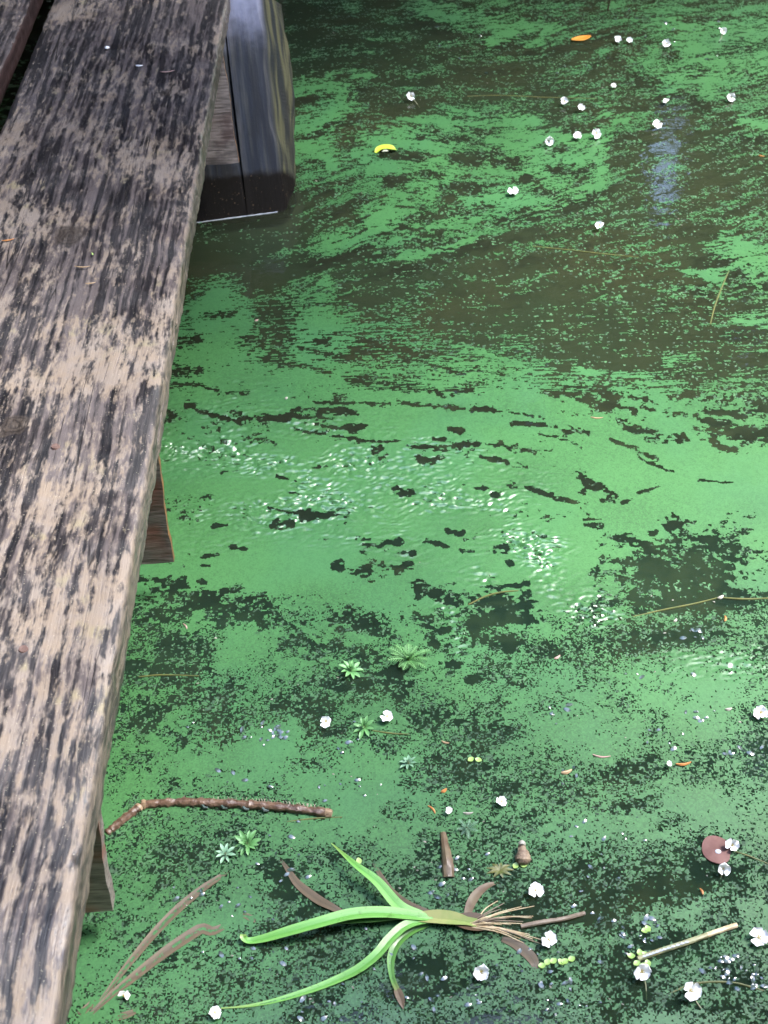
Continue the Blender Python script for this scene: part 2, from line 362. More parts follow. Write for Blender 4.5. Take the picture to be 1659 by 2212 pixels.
# (width, points): open water slits, then drifts of weed; chart units
SLITS = [
 (13, [(447,684),(505,677)]), (15, [(362,746),(400,738),(428,738)]), (15, [(358,805),(430,804)]), (8, [(480,851),(534,852)]), (7, [(376,828),(430,832),(470,846)]),
 (10, [(400,872),(430,890),(500,908),(600,906),(703,905)]), (12, [(505,900),(560,908)]), (60, [(560,600),(590,640)]), (68, [(590,660),(600,740)]), (40, [(540,738),(600,745)]), (24, [(580,780),(630,785)]),
 (10, [(645,751),(709,767)]), (8, [(633,785),(680,794),(713,810)]), (14, [(686,738),(704,740)]), (12, [(724,772),(773,776)]), (15, [(762,757),(827,772)]),
 (14, [(777,735),(850,748),(914,772)]), (5, [(861,773),(940,790),(1005,811)]), (12, [(752,820),(800,832),(850,834),(891,841),(952,848),(1016,844)]),
 (8, [(683,870),(743,873),(815,872),(883,874),(959,881),(1042,885),(1110,893),(1171,902)]), (11, [(641,885),(700,887),(770,891)]), (9, [(550,902),(664,902),(717,907)]),
 (6, [(683,917),(739,929),(796,919)]), (14, [(760,925),(794,919)]), (7, [(637,929),(739,944),(815,957),(872,952)]), (9, [(880,963),(929,970),(1023,957),(1080,962),(1156,976)]), (11, [(810,970),(832,968)]),
 (13, [(906,989),(952,993)]), (6, [(675,1012),(728,1008)]), (6, [(940,950),(974,951)]), (10, [(974,927),(1001,929)]), (10, [(1039,984),(1095,1000)]), (13, [(857,1063),(898,1068)]),
 (8, [(1005,1053),(1046,1056)]), (10, [(1105,1048),(1130,1050),(1188,1070)]), (7, [(1062,1070),(1078,1071)]), (6, [(626,1066),(645,1067)]), (7, [(480,1020),(515,1018)]), (6, [(600,1030),(640,1040)]),
 (18, [(1194,846),(1240,850),(1275,858)]), (11, [(1245,833),(1300,850),(1336,860),(1393,861)]), (11, [(1282,865),(1336,880),(1370,893)]), (14, [(1440,855),(1491,858)]),
 (13, [(1397,881),(1440,890),(1488,901)]), (13, [(1535,893),(1570,892),(1612,898)]), (17, [(1508,907),(1558,916)]), (30, [(1595,938),(1700,945)]), (18, [(1366,931),(1397,941),(1471,951)]),
 (10, [(1518,951),(1541,952)]), (11, [(1545,965),(1592,976)]), (7, [(1100,897),(1174,902)]), (8, [(1107,913),(1150,915)]), (9, [(1160,915),(1198,925)]), (8, [(1201,928),(1272,937)]), (8, [(1167,939),(1225,952)]),
 (6, [(1319,951),(1376,971),(1383,992),(1437,1015),(1454,1019)]), (8, [(1397,986),(1420,993)]), (9, [(1107,970),(1191,976)]), (14, [(1252,1032),(1272,1046)]), (16, [(1262,1056),(1288,1054)]), (17, [(1309,1072),(1349,1082)]),
 (7, [(1380,1066),(1424,1052)]), (7, [(1201,1078),(1248,1090)]), (5, [(1511,1039),(1585,1044)]), (14, [(1272,1132),(1297,1136)]), (22, [(1452,1125),(1462,1135)]), (12, [(1465,1130),(1496,1135)]),
 (15, [(1333,1162),(1380,1166)]), (11, [(1400,1150),(1412,1150)]), (18, [(1390,1174),(1427,1206)]), (12, [(1457,1169),(1484,1171)]), (16, [(1498,1171),(1521,1166),(1542,1184)]), (12, [(1306,1210),(1363,1222)]), (18, [(1282,1236),(1316,1238)]),
 (9, [(1151,1153),(1174,1163)]), (8, [(466,1138),(490,1136)]), (14, [(590,1138),(627,1131)]), (20, [(655,1112),(742,1113)]), (5, [(580,1096),(620,1108),(655,1113)]), (7, [(504,1183),(538,1187)]), (5, [(435,1206),(471,1199)]), (5, [(438,1223),(465,1226)]),
 (11, [(270,1250),(352,1256)]), (20, [(736,1229),(760,1242),(790,1248)]), (15, [(787,1182),(820,1176),(863,1174)]), (10, [(863,1194),(889,1194)]), (15, [(832,1222),(860,1226),(895,1221)]), (10, [(965,1147),(994,1154)]), (8, [(923,1170),(963,1181)]),
 (10, [(1068,1183),(1099,1185)]), (8, [(1065,1194),(1096,1196)]), (11, [(1074,1208),(1102,1215)]), (9, [(1000,1194),(1025,1192)]), (10, [(1031,1270),(1080,1268),(1139,1263)]), (80, [(1055,1320),(1095,1325)]), (50, [(1045,1375),(1100,1385)]),
 (15, [(872,1333),(934,1341)]), (20, [(917,1353),(963,1361)]), (18, [(906,1275),(948,1283)]), (14, [(963,1296),(985,1306)]), (12, [(929,1373),(943,1396)]), (18, [(974,1438),(994,1443)]), (16, [(1011,1469),(1028,1470)]),
 (40, [(728,1335),(760,1350),(820,1360)]), (44, [(420,1305),(480,1320),(560,1335)]), (40, [(330,1330),(390,1320)]), (60, [(400,1290),(460,1305)]), (50, [(620,1390),(700,1400),(780,1420)]),
 (16, [(824,336),(902,341)]), (18, [(916,375),(942,376)]), (24, [(985,343),(1023,342)]), (22, [(838,392),(868,395)]), (24, [(985,400),(1023,409)]), (22, [(1070,346),(1110,350)]), (20, [(955,447),(985,445)]),
 (26, [(1195,372),(1230,374)]), (22, [(1130,390),(1165,392)]), (14, [(1156,414),(1178,414)]), (18, [(1235,372),(1262,376)]), (40, [(640,480),(740,470)]), (60, [(430,520),(560,530),(640,520)]), (40, [(740,640),(800,650)]),
 (26, [(700,560),(800,570)]), (10, [(640,220),(680,212)]), (10, [(640,300),(690,290)]), (9, [(655,345),(690,352)]), (50, [(1405,320),(1440,400)]),
 (60, [(1400,1260),(1560,1250)]), (50, [(1380,1300),(1600,1300)]), (34, [(1480,1365),(1550,1360)]), (40, [(850,1470),(880,1500)]), (50, [(700,1460),(760,1475)]), (80, [(290,1560),(330,1540)]),
 (60, [(310,1450),(420,1470)]), (60, [(600,1890),(680,1960)]), (50, [(300,1900),(420,1860)]), (60, [(300,2030),(400,2060)]), (70, [(900,2080),(1010,2090)]), (90, [(1290,2010),(1420,2030)]), (70, [(1420,1900),(1560,1900)]), (40, [(1330,1740),(1400,1730)]), (60, [(1130,1990),(1200,2090)])]
DRIFTS = [
 (26, [(640,200),(690,186),(732,200),(738,227),(701,262),(663,284),(640,270)]), (22, [(640,310),(670,325),(694,330),(717,355)]), (10, [(766,163),(800,163)]), (18, [(864,275),(929,260),(1042,265),(1156,263)]),
 (34, [(785,335),(815,315),(853,303),(891,310),(948,331)]), (26, [(948,341),(929,385),(891,402)]), (30, [(891,400),(850,440),(815,485)]), (28, [(820,470),(792,505),(740,520),(690,532),(588,540)]), (16, [(929,345),(985,350),(974,385)]), (20, [(800,372),(870,366)]),
 (22, [(1023,430),(1090,436),(1156,443)]), (22, [(1054,366),(1178,376)]), (10, [(842,523),(920,495),(985,478),(1080,462)]), (9, [(860,560),(960,540),(1020,520)]), (8, [(1100,470),(1200,440),(1270,420)]),
 (16, [(1285,315),(1299,360),(1292,410)]), (26, [(1100,337),(1180,345),(1268,337)]), (20, [(1100,431),(1177,441)]), (16, [(1184,408),(1295,404)]), (16, [(1100,290),(1200,300),(1302,303)]), (12, [(1060,300),(1110,320)]),
 (22, [(910,10),(966,30),(1010,40)]), (20, [(1030,40),(1090,55),(1175,60)]), (16, [(1140,100),(1200,70)]), (14, [(1060,92),(1110,70)]), (22, [(1454,60),(1540,70),(1640,50)]), (34, [(1500,110),(1580,130),(1640,140)]), (24, [(1440,180),(1530,170),(1570,150)]), (14, [(1520,200),(1560,210)]), (10, [(1310,250),(1350,262)]), (10, [(1600,260),(1659,272)]),
 (60, [(470,640),(450,720)]), (40, [(700,690),(660,720)]), (24, [(645,690),(650,760)]), (20, [(700,610),(740,640)]), (90, [(720,850),(560,840),(420,780)]), (22, [(940,790),(1080,790),(1180,800)]), (14, [(985,750),(1060,770)]),
 (16, [(1250,800),(1320,815),(1400,812)]), (14, [(1170,300),(1120,330)]), (100, [(980,1360),(980,1440),(1010,1500)]), (60, [(900,1300),(960,1400)]), (46, [(1050,1500),(1110,1510)]), (60, [(560,1620),(640,1600)]), (60, [(430,1660),(560,1660)]), (50, [(760,1790),(860,1800)]), (40, [(780,1760),(740,1745)]), (34, [(560,1880),(600,1920)]),
 (40, [(1390,1790),(1440,1800)]), (30, [(1500,1960),(1470,1985)]), (24, [(1200,1800),(1270,1810)]), (40, [(1590,530),(1659,580)]), (12, [(1490,590),(1560,600)]), (14, [(1440,780),(1500,770)]), (18, [(1590,690),(1659,700)])]
RIPPLES = [(330, [(360,960),(700,1010),(960,1080)], .75), (190, [(370,960),(560,1000),(760,1040)], 1.15), (130, [(560,1000),(760,1000),(960,1040)], 1.0), (140, [(420,1130),(640,1090),(900,1130)], .8), (110, [(760,1040),(960,1090),(1120,1150)], .9), (100, [(1090,1130),(1200,1230),(1300,1340)], 1.3), (70, [(1330,1400),(1500,1420),(1700,1430)], .9),
           (60, [(880,1200),(1050,1240)], .7), (110, [(1050,1000),(1180,1060)], .35), (60, [(950,1300),(1010,1400)], .5)]

def seg_dist(px, py, pts):
    d = np.full(px.shape, 1e9)
    for (ax, ay), (bx, by) in zip(pts[:-1], pts[1:]):
        ux, uy = bx - ax, by - ay
        t = np.clip(((px - ax) * ux + (py - ay) * uy) / (ux * ux + uy * uy + 1e-9), 0, 1)
        d = np.minimum(d, np.hypot(px - ax - t * ux, (py - ay - t * uy) * 1.15))
    return d
def stroke_apply(T, px, py, strokes, val, rag1, rag2, soft):
    for w, pts in strokes:
        w = w * (1.12 if val < 0 and w < 20 else 1.45 if val > 0 and pts[0][1] < 600 else 1.0)
        xs = [p[0] for p in pts]; ys = [p[1] for p in pts]; m = w * 1.2 + 6
        s = np.nonzero((px > min(xs) - m) & (px < max(xs) + m) & (py > min(ys) - m) & (py < max(ys) + m))[0]
        if not len(s): continue
        d = seg_dist(px[s], py[s], pts) + w * ((1.25 * rag1[s] + .95 * rag2[s]) if val < 0 else (1.5 * rag1[s] + .9 * rag2[s]))
        k = np.clip((w * .5 - d) / (soft * w + 1.5) + .5, 0, 1)
        T[s] = T[s] * (1 - k) + val * k
    return T
def coverage(x, y):
    """threshold field (positive: duckweed) for pond points x, y"""
    px, py = chart(x, np.maximum(y, .25))
    wx = vnoise(x * 14, y * 14, 1); wy = vnoise(x * 14, y * 14, 2)
    T = grid_at(px + 75 * wx, py + 60 * wy)
    u = x + .045 * vnoise(x * 5, y * 5, 5) + .016 * vnoise(x * 25, y * 25, 3); v = y - .14 * x * np.clip((py - 600) / 900, -.6, 1) + .045 * vnoise(x * 5, y * 5, 6) + .016 * vnoise(x * 25, y * 25, 4)
    topw = np.clip((850 - py) / 120, 0, 1)
    v = v - .26 * (x - .1) * topw * np.clip((px - 980) / 350, 0, 1) - .30 * (x + .05) * topw * np.clip((940 - px) / 150, 0, 1) * np.clip((py - 380) / 80, 0, 1)
    v = v + topw * .060 * vnoise(x * 3.2, y * 3.2, 61); u = u + topw * .060 * vnoise(x * 3.2, y * 3.2, 62)
    ragged = np.clip((py - 1230) / 160, 0, 1) + np.clip((640 - py) / 200, 0, 1) * .6
    v = v * (1 + .9 * np.clip((850 - py) / 200, 0, 1)); u = u - .12 * (v - 2.0) * np.clip((700 - py) / 300, 0, 1)
    N = (.34 + .40 * ragged) * vnoise(u * 10, v * 14, 11) + (.44 + .30 * ragged) * vnoise(u * 22, v * 32, 12) + (.56 - .22 * ragged) * vnoise(u * 50, v * 72, 13) + (.58 - .32 * ragged) * vnoise(u * 110, v * 150, 14)
    N = (N + (.42 - .02 * ragged) * vnoise(x * 220, y * 260, 15) + (.36 + .26 * ragged) * vnoise(x * 420, y * 430, 16) + .60 * ragged * (hash01(np.floor(x * 660), np.floor(y * 660), 17) - .5)) / .235
    up = np.clip((850 - py) / 60, 0, 1) * (1 - np.clip((790 - px) / 80, 0, 1) * np.clip((py - 590) / 40, 0, 1)); T = T * 1.25 - .58 * up
    rag1 = vnoise(u * 60, v * 85, 21); rag2 = vnoise(x * 170, y * 190, 22)
    T = stroke_apply(T, px, py, [d for d in DRIFTS if d[1][0][1] < 590], 1.45, rag1, rag2, .45)
    T = stroke_apply(T, px, py, [d for d in DRIFTS if d[1][0][1] >= 590], 1.6, rag1, rag2, .35)
    T = stroke_apply(T, px, py, SLITS, -1.9, rag1, rag2, .16)
    fine = (.5 * vnoise(x * 170, y * 190, 23) + .5 * vnoise(x * 420, y * 420, 24)) / .2
    return T + N * .74, T, fine, N
def ripple(x, y):
    px, py = chart(x, y); R = np.zeros(x.shape)
    for w, pts, a in RIPPLES:
        d = seg_dist(px, py, pts) + 30 * vnoise(x * 12, y * 12, 31)
        t = np.clip(1 - d / (w * .80), 0, 1); R = np.maximum(R, a * t * t * (3 - 2 * t))
    R = R * np.clip(.75 + 1.5 * vnoise(x * 16, y * 22, 32), .1, 1.4)
    wa = .030 * vnoise(x * 26, y * 26, 33); wb = .012 * vnoise(x * 60, y * 60, 34)
    h = .00050 * np.sin((y + .18 * x + wa) * 2 * np.pi / .0125) + .00036 * np.sin((y * .93 - .36 * x + wb + wa) * 2 * np.pi / .0082)
    h = h * (.2 + 1.5 * np.clip(.5 + 2.2 * vnoise(x * 60, y * 85, 35), 0, 1)) + .0017 * vnoise(x * 80, y * 140, 36) + .0019 * vnoise(x * 150, y * 240, 37)
    return 1.35 * R * h

def lattice_layer(name, mat, x0, x1, y0, y1, cell, z, keep, zjit, seed, jit=.36):
    nx = int((x1 - x0) / cell); ny = int((y1 - y0) / cell)
    gx, gy = np.meshgrid(np.arange(nx), np.arange(ny)); gx = gx.ravel(); gy = gy.ravel()
    cx = x0 + (gx + .5) * cell; cy = y0 + (gy + .5) * cell
    sel = keep(cx, cy)
    if isinstance(sel, tuple): sel, tint = sel
    else: tint = np.full(cx.shape, .5)
    k = np.nonzero(sel)[0]; gx = gx[k]; gy = gy[k]; tint = tint[k]
    cor = np.stack([gy * (nx + 1) + gx, gy * (nx + 1) + gx + 1, (gy + 1) * (nx + 1) + gx + 1, (gy + 1) * (nx + 1) + gx], 1)
    uq, inv = np.unique(cor.ravel(), return_inverse=True)
    vx = uq % (nx + 1); vy = uq // (nx + 1)
    X = x0 + (vx + (hash01(vx, vy, seed) - .5) * 2 * jit) * cell
    Y = y0 + (vy + (hash01(vx, vy, seed + 1) - .5) * 2 * jit) * cell
    Z = z + ripple(X, Y) + (hash01(vx, vy, seed + 2) - .5) * zjit
    me = quads_mesh(name, np.stack([X, Y, Z], 1), inv.reshape(-1, 4))
    at_ = me.attributes.new('tint', 'FLOAT', 'FACE')
    at_.data.foreach_set('value', np.ascontiguousarray(np.clip(tint, 0, 1), dtype=np.float32))
    o = link(name, me, mat); return o

DOCK_X = -.70
def fine_zone(x, y, g=0.0):
    return (x > DOCK_X + g) & (x < .98 + .42 * np.clip((y - .5) / 1.1, 0, 1) + .35 * np.clip((y - 1.6) / 2, 0, 1) - g) & (y > .17 + g) & (y < 3.74 - g)
def keep_fine(ylo, yhi, sunk):
    def f(x, y):
        px, py = chart(x, np.maximum(y, .05))
        inside = fine_zone(x, y)
        s = np.zeros(x.shape, bool); tint = np.zeros(x.shape)
        i = np.nonzero(inside)[0]
        if len(i):
            A, T, fine, N = coverage(x[i], y[i])
            tv = .5 + .55 * vnoise(x[i] * 9, y[i] * 12, 41) + .45 * vnoise(x[i] * 300, y[i] * 300, 42) + .8 * (hash01(np.floor(x[i] * 900), np.floor(y[i] * 900), 43) - .5) + .10 * np.clip(T, -1.5, 1.5)
            if sunk: tv = .42 + .75 * vnoise(x[i] * 26, y[i] * 34, 45) + .75 * vnoise(x[i] * 120, y[i] * 150, 46) + .7 * (hash01(np.floor(x[i] * 600), np.floor(y[i] * 600), 47) - .5)
            if sunk: s[i] = (A <= .12) & (A + .9 * fine + .15 + .75 * np.clip((py[i] - 1200) / 200, 0, 1) + .55 * np.clip((py[i] - 1550) / 300, 0, 1) + .25 * np.clip((560 - py[i]) / 160, 0, 1) > 0)
            else: s[i] = ((A + .16 * fine > 0) & ((A > .9) | (hash01(np.floor(x[i] * 700), np.floor(y[i] * 700), 44) < .86 + .30 * A))) | ((A > -1.3) & (fine > 1.45 - .35 * A))
            tint[i] = tv
        return s, tint
    return f
def keep_coarse(sunk):
    def f(x, y):
        A, T, fine, N = coverage(x, y)
        s = ((A <= 0) & (A + .9 * fine + .6 > 0)) if sunk else (A > 0)
        return s & ~fine_zone(x, y, .004), .5 + .4 * vnoise(x * 9, y * 9, 41) + .5 * (hash01(np.floor(x * 400), np.floor(y * 400), 43) - .5)
    return f

tag(lattice_layer('duckweed_near', MAT['duck'], -.72, 1.42, .16, 1.602, .00165, .0009, keep_fine(0, 0, False), .00003, 51), 'bright green duckweed mat drifting in swirls on the near pond water', 'duckweed', kind='stuff')
tag(lattice_layer('duckweed_far', MAT['duck'], -.72, 1.78, 1.60, 3.75, .0022, .0009, keep_fine(0, 0, False), .00004, 61), 'bright green duckweed streaks drifting on the far pond water', 'duckweed', kind='stuff')
tag(lattice_layer('duckweed_outer', MAT['duck'], -2.4, 2.8, -.7, 5.4, .0085, .0009, keep_coarse(False), .00004, 71), 'green duckweed patches covering the outer reach of the pond', 'duckweed', kind='stuff')
tag(lattice_layer('sunken_duckweed_near', MAT['sunk'], -.72, 1.42, .16, 1.60, .0022, .0001, keep_fine(0, 0, True), .0012, 81), 'dark green sunken duckweed just under the near water surface', 'duckweed', kind='stuff')
tag(lattice_layer('sunken_duckweed_far', MAT['sunk'], -.72, 1.78, 1.60, 3.75, .0030, .0001, keep_fine(0, 0, True), .0012, 91), 'dark green sunken duckweed just under the far water surface', 'duckweed', kind='stuff')

tag(lattice_layer('sunken_duckweed_outer', MAT['sunk'], -2.4, 2.8, -.7, 5.4, .0095, .0001, keep_coarse(True), .0012, 75), 'dark green sunken duckweed round the outer reach of the pond', 'duckweed', kind='stuff')
# water: one sheet, fine where ripples are visible, plus broad sheets out to the trees
def sheet(name, xs, ys, zf, mat):
    X, Y = np.meshgrid(np.array(xs), np.array(ys)); nx = len(xs); ny = len(ys)
    Z = zf(X.ravel(), Y.ravel())
    i, j = np.meshgrid(np.arange(nx - 1), np.arange(ny - 1)); i = i.ravel(); j = j.ravel()
    q = np.stack([j * nx + i, j * nx + i + 1, (j + 1) * nx + i + 1, (j + 1) * nx + i], 1)
    me = quads_mesh(name, np.stack([X.ravel(), Y.ravel(), Z], 1), q)
    me.polygons.foreach_set('use_smooth', np.ones(len(q), dtype=bool)); return link(name, me, mat)
xs = np.concatenate([[-40, -12, -4, -1.2], np.arange(-.7, .95, .0045), [1.3, 4, 12, 40]])
ys = np.concatenate([[-25, -6, -1, .2], np.arange(.62, 2.1, .0045), np.arange(2.2, 4, .1), [5, 8, 14, 30]])
tag(sheet('water', xs, ys, ripple, MAT['water']), kind='structure')
tag(sheet('pond_bed', np.linspace(-40, 40, 21), np.linspace(-25, 32, 21), lambda x, y: -.030 + 0 * x, MAT['bed']), kind='structure')
tag(sheet('ground', np.linspace(-80, 80, 9), np.linspace(29.5, 120, 6), lambda x, y: .35 + .02 * (y - 29), MAT['canopy']), kind='structure')
# ---------------------------------------------------------------- trees overhanging the pond (seen as the dark reflection with sky gaps)
def mirror_dir(px, py):
    r = RW @ np.array([px - 830.0, 1106.0 - py, -FOC]); r = r / np.linalg.norm(r); r[2] = -r[2]; return r
GAPS = [(1412,318,.006),(1424,350,.005),(1462,288,.003),(1516,308,.005),(1442,392,.003),(1428,425,.002),(985,885,.010),(1156,880,.009),(1100,968,.008),(1133,1045,.010),(1578,1036,.009),(1612,1012,.010),(1625,1030,.008),
        (1628,1640,.016),(1600,1600,.010),(1640,1985,.014),(1600,2060,.012),(1530,700,.007),(1585,780,.007),(1350,1640,.006),(1100,845,.005), (600,770,.005)]
def tree_canopy():
    n = 95000
    az = RNG.uniform(-180, 180, n); back = np.clip((np.abs(az - 15) - 62) / 40, 0, 1)
    top = 69 - 11 * back + (3 + 6 * back) * vnoise(az * .07, az * 0 + 3, 6) + (4 + 3 * back) * vnoise(az * .25, az * 0 + 3, 16)
    el = 4 + np.degrees(np.arcsin(RNG.uniform(0, 1, n) * np.sin(np.radians(74))))
    open_side = (np.abs(az - 82) < 28) & (el > 30)
    ok = (el < top) & ~open_side & (RNG.uniform(0, 1, n) > .30 * np.clip((el - 60) / 9, 0, 1) ** 1.5); az = az[ok]; el = el[ok]; n = len(az)
    azr = np.radians(az); elr = np.radians(el)
    dist = RNG.uniform(6.5, 11.0, n) + 1.5 * vnoise(az * .12, el * .12, 7)
    d = np.stack([np.sin(azr) * np.cos(elr), np.cos(azr) * np.cos(elr), np.sin(elr)], 1)
    c = d * dist[:, None] + np.array([0, 1.4, 0])
    keep = np.ones(n, bool)
    thin = vnoise(az * .35, el * .35, 8) * 2 + .5 * vnoise(az * .9, el * .9, 9)
    keep &= ~((thin > .62) & (el > 55))
    dd = c - np.array([0, 0, -CAM_H]); dd = dd / np.linalg.norm(dd, axis=1)[:, None]
    size = RNG.uniform(.15, .26, n)
    for gx, gy, rad in GAPS:
        g = mirror_dir(gx, gy); g2 = np.array([0, 0, -CAM_H]); ang = np.arccos(np.clip(dd @ g, -1, 1))
        keep &= ~(ang < (rad * .62 + size / dist * .44) * RNG.uniform(.55, 1.15, len(c)))
    c = c[keep]; size = size[keep]; m = len(c)
    a = RNG.normal(size=(m, 3)); a /= np.linalg.norm(a, axis=1)[:, None]
    b = np.cross(a, RNG.normal(size=(m, 3))); b /= np.linalg.norm(b, axis=1)[:, None]
    a *= size[:, None] * 1.25; b *= size[:, None] * .8
    co = np.stack([c - a, c + b * .9, c + a, c - b * .9], 1).reshape(-1, 3)
    return quads_mesh('tree_canopy', co, np.arange(m * 4).reshape(-1, 4))
tag(link('tree_canopy', tree_canopy(), MAT['canopy']), 'dense dark tree foliage overhanging the pond, mirrored in the water', 'foliage', kind='stuff')

def shade_leaf_mesh():  # unseen leaves added to cut the sun off the left and near water
    n = 5200; c = np.stack([RNG.uniform(.45, 2.3, n), RNG.uniform(-1.6, 4.6, n), RNG.uniform(2.2, 2.65, n)], 1)
    Y = c[:, 1]; w = .18 * vnoise(Y * 1.3, Y * 0, 77)
    near = np.clip((1.35 - Y) / .3, 0, 1); far = np.clip((Y - 2.0) / .5, 0, 1)
    e1 = 1.22 + .85 * near + .28 * far + w; e0 = .50 + .48 * np.clip((1.9 - Y) / .7, 0, 1) + w
    dens = np.where(c[:, 0] > 1.3, .62, 1.0)
    k = (c[:, 0] < e1) & (c[:, 0] > e0) & (RNG.uniform(0, 1, n) < dens) & (vnoise(c[:, 0] * 2.2, c[:, 1] * 2.2, 78) > -.20); c = c[k]; m = len(c)
    a = RNG.normal(size=(m, 3)) * np.array([1, 1, .45]); a /= np.linalg.norm(a, axis=1)[:, None]
    b = np.cross(a, RNG.normal(size=(m, 3)) * np.array([.4, .4, 1])); b /= np.linalg.norm(b, axis=1)[:, None]
    s = RNG.uniform(.05, .095, m)[:, None]; a = a * s * 1.2; b = b * s * .7
    co = np.stack([c - a, c + b * .9, c + a, c - b * .9], 1).reshape(-1, 3)
    return quads_mesh('added_shade_leaves', co, np.arange(m * 4).reshape(-1, 4))
tag(link('added_shade_leaves', shade_leaf_mesh(), MAT['canopy']), 'leaves added out of view above the pond to shade its left and near water', 'foliage', kind='stuff')
# ---------------------------------------------------------------- jetty
jetty = empty('jetty', (-.45, 1.3, .28), label='weathered wooden jetty with mottled plank, hanging boards and a wet timber in the water', cat='jetty')
def place(o, parent):
    o.parent = parent; o.matrix_parent_inverse = Matrix.Translation(-parent.location); return o
def loft_plank(name, xl, xr, zt, th, y0, y1, mat, seed):
    step = .006; ys = np.arange(y0, y1, step); ny = len(ys); r = .006
    prof = []
    for t in np.linspace(0, 1, 40): prof.append((xl + r + (xr - xl - 2 * r) * t, zt, 0))
    for a in (.4, .8, 1.2): prof.append((xr - r + r * math.sin(a), zt - r + r * math.cos(a), 1))
    for t in np.linspace(.15, .9, 7): prof.append((xr, zt - r - (th - 2 * r) * t, 1))
    prof.append((xr - r, zt - th, 2)); prof.append((xl + r, zt - th, 2))
    for t in np.linspace(.9, .15, 3): prof.append((xl, zt - r - (th - 2 * r) * t, 3))
    prof.append((xl + r * .3, zt - r * .3, 3))
    pr = np.array(prof); n = len(pr)
    X = np.tile(pr[:, 0], (ny, 1)); Z = np.tile(pr[:, 1], (ny, 1)); S = np.tile(pr[:, 2], (ny, 1)); Y = np.tile(ys[:, None], (1, n))
    s = seed * 17
    edge = .0030 * vnoise(Y * 9, Z * 6 + s, 101) + .0022 * vnoise(Y * 40, Z * 30 + s, 102) + .0022 * vnoise(Y * 120, Z * 60 + s, 104)
    X = X + np.where(S == 1, edge, 0) + np.where(S == 3, edge * .8, 0)
    q = np.clip((X - (xr - .03)) / .03, 0, 1)
    Z = Z + np.where(S <= 1, .0030 * vnoise(X * 14, Y * 2.2 + s, 103) + .0012 * vnoise(X * 170, Y * 5, 105) - .0035 * q * q + .004 * q * vnoise(Y * 30, X * 0 + s, 106), 0) * (Z > zt - .4 * th)
    i, j = np.meshgrid(np.arange(n), np.arange(ny - 1)); i = i.ravel(); j = j.ravel(); i2 = (i + 1) % n
    quads = np.stack([j * n + i, j * n + i2, (j + 1) * n + i2, (j + 1) * n + i], 1)
    me = quads_mesh(name, np.stack([X.ravel(), Y.ravel(), Z.ravel()], 1), quads[:, ::-1])
    bm = bmesh.new(); bm.from_mesh(me); bm.verts.ensure_lookup_table()
    bm.faces.new([bm.verts[k] for k in range(n)]); bm.faces.new([bm.verts[(ny - 1) * n + k] for k in range(n - 1, -1, -1)])
    bmesh.ops.recalc_face_normals(bm, faces=bm.faces); bm.to_mesh(me); bm.free()
    me.polygons.foreach_set('use_smooth', [True] * len(me.polygons))
    return place(link(name, me, mat), jetty)
pk = loft_plank('deck_plank', -.615, -.283, .33, .05, -.15, 4.4, MAT['plank'], 0)
pk['label'] = 'broad mottled plank along the water side of the jetty'
pk2 = loft_plank('deck_plank', -1.02, -.655, .334, .05, -.15, 4.4, MAT['plank2'], 1)
pk2['label'] = 'darker plank behind the gap'
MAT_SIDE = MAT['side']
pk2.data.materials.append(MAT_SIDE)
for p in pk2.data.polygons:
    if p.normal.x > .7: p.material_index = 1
def nail(x, y, par):
    v = []; f = []
    for k in range(14):
        a = k * 2 * math.pi / 14; v.append((x + .006 * math.cos(a), y + .006 * math.sin(a), .3285)); 
    for k in range(14):
        a = k * 2 * math.pi / 14; v.append((x + .0045 * math.cos(a), y + .0045 * math.sin(a), .3315))
    f = [(k, (k + 1) % 14, 14 + (k + 1) % 14, 14 + k) for k in range(14)] + [tuple(range(14, 28))]
    o = link('nail_head', mesh('nail_head', v, f, False), MAT['nail']); o.parent = par; o.matrix_parent_inverse = par.matrix_parent_inverse.copy() if False else Matrix.Identity(4)
    return o
pn = at(50, 1400, .332); nail(pn.x, pn.y, pk)
pn = at(150, 985, .332); nail(pn.x - .02, pn.y + .02, pk)

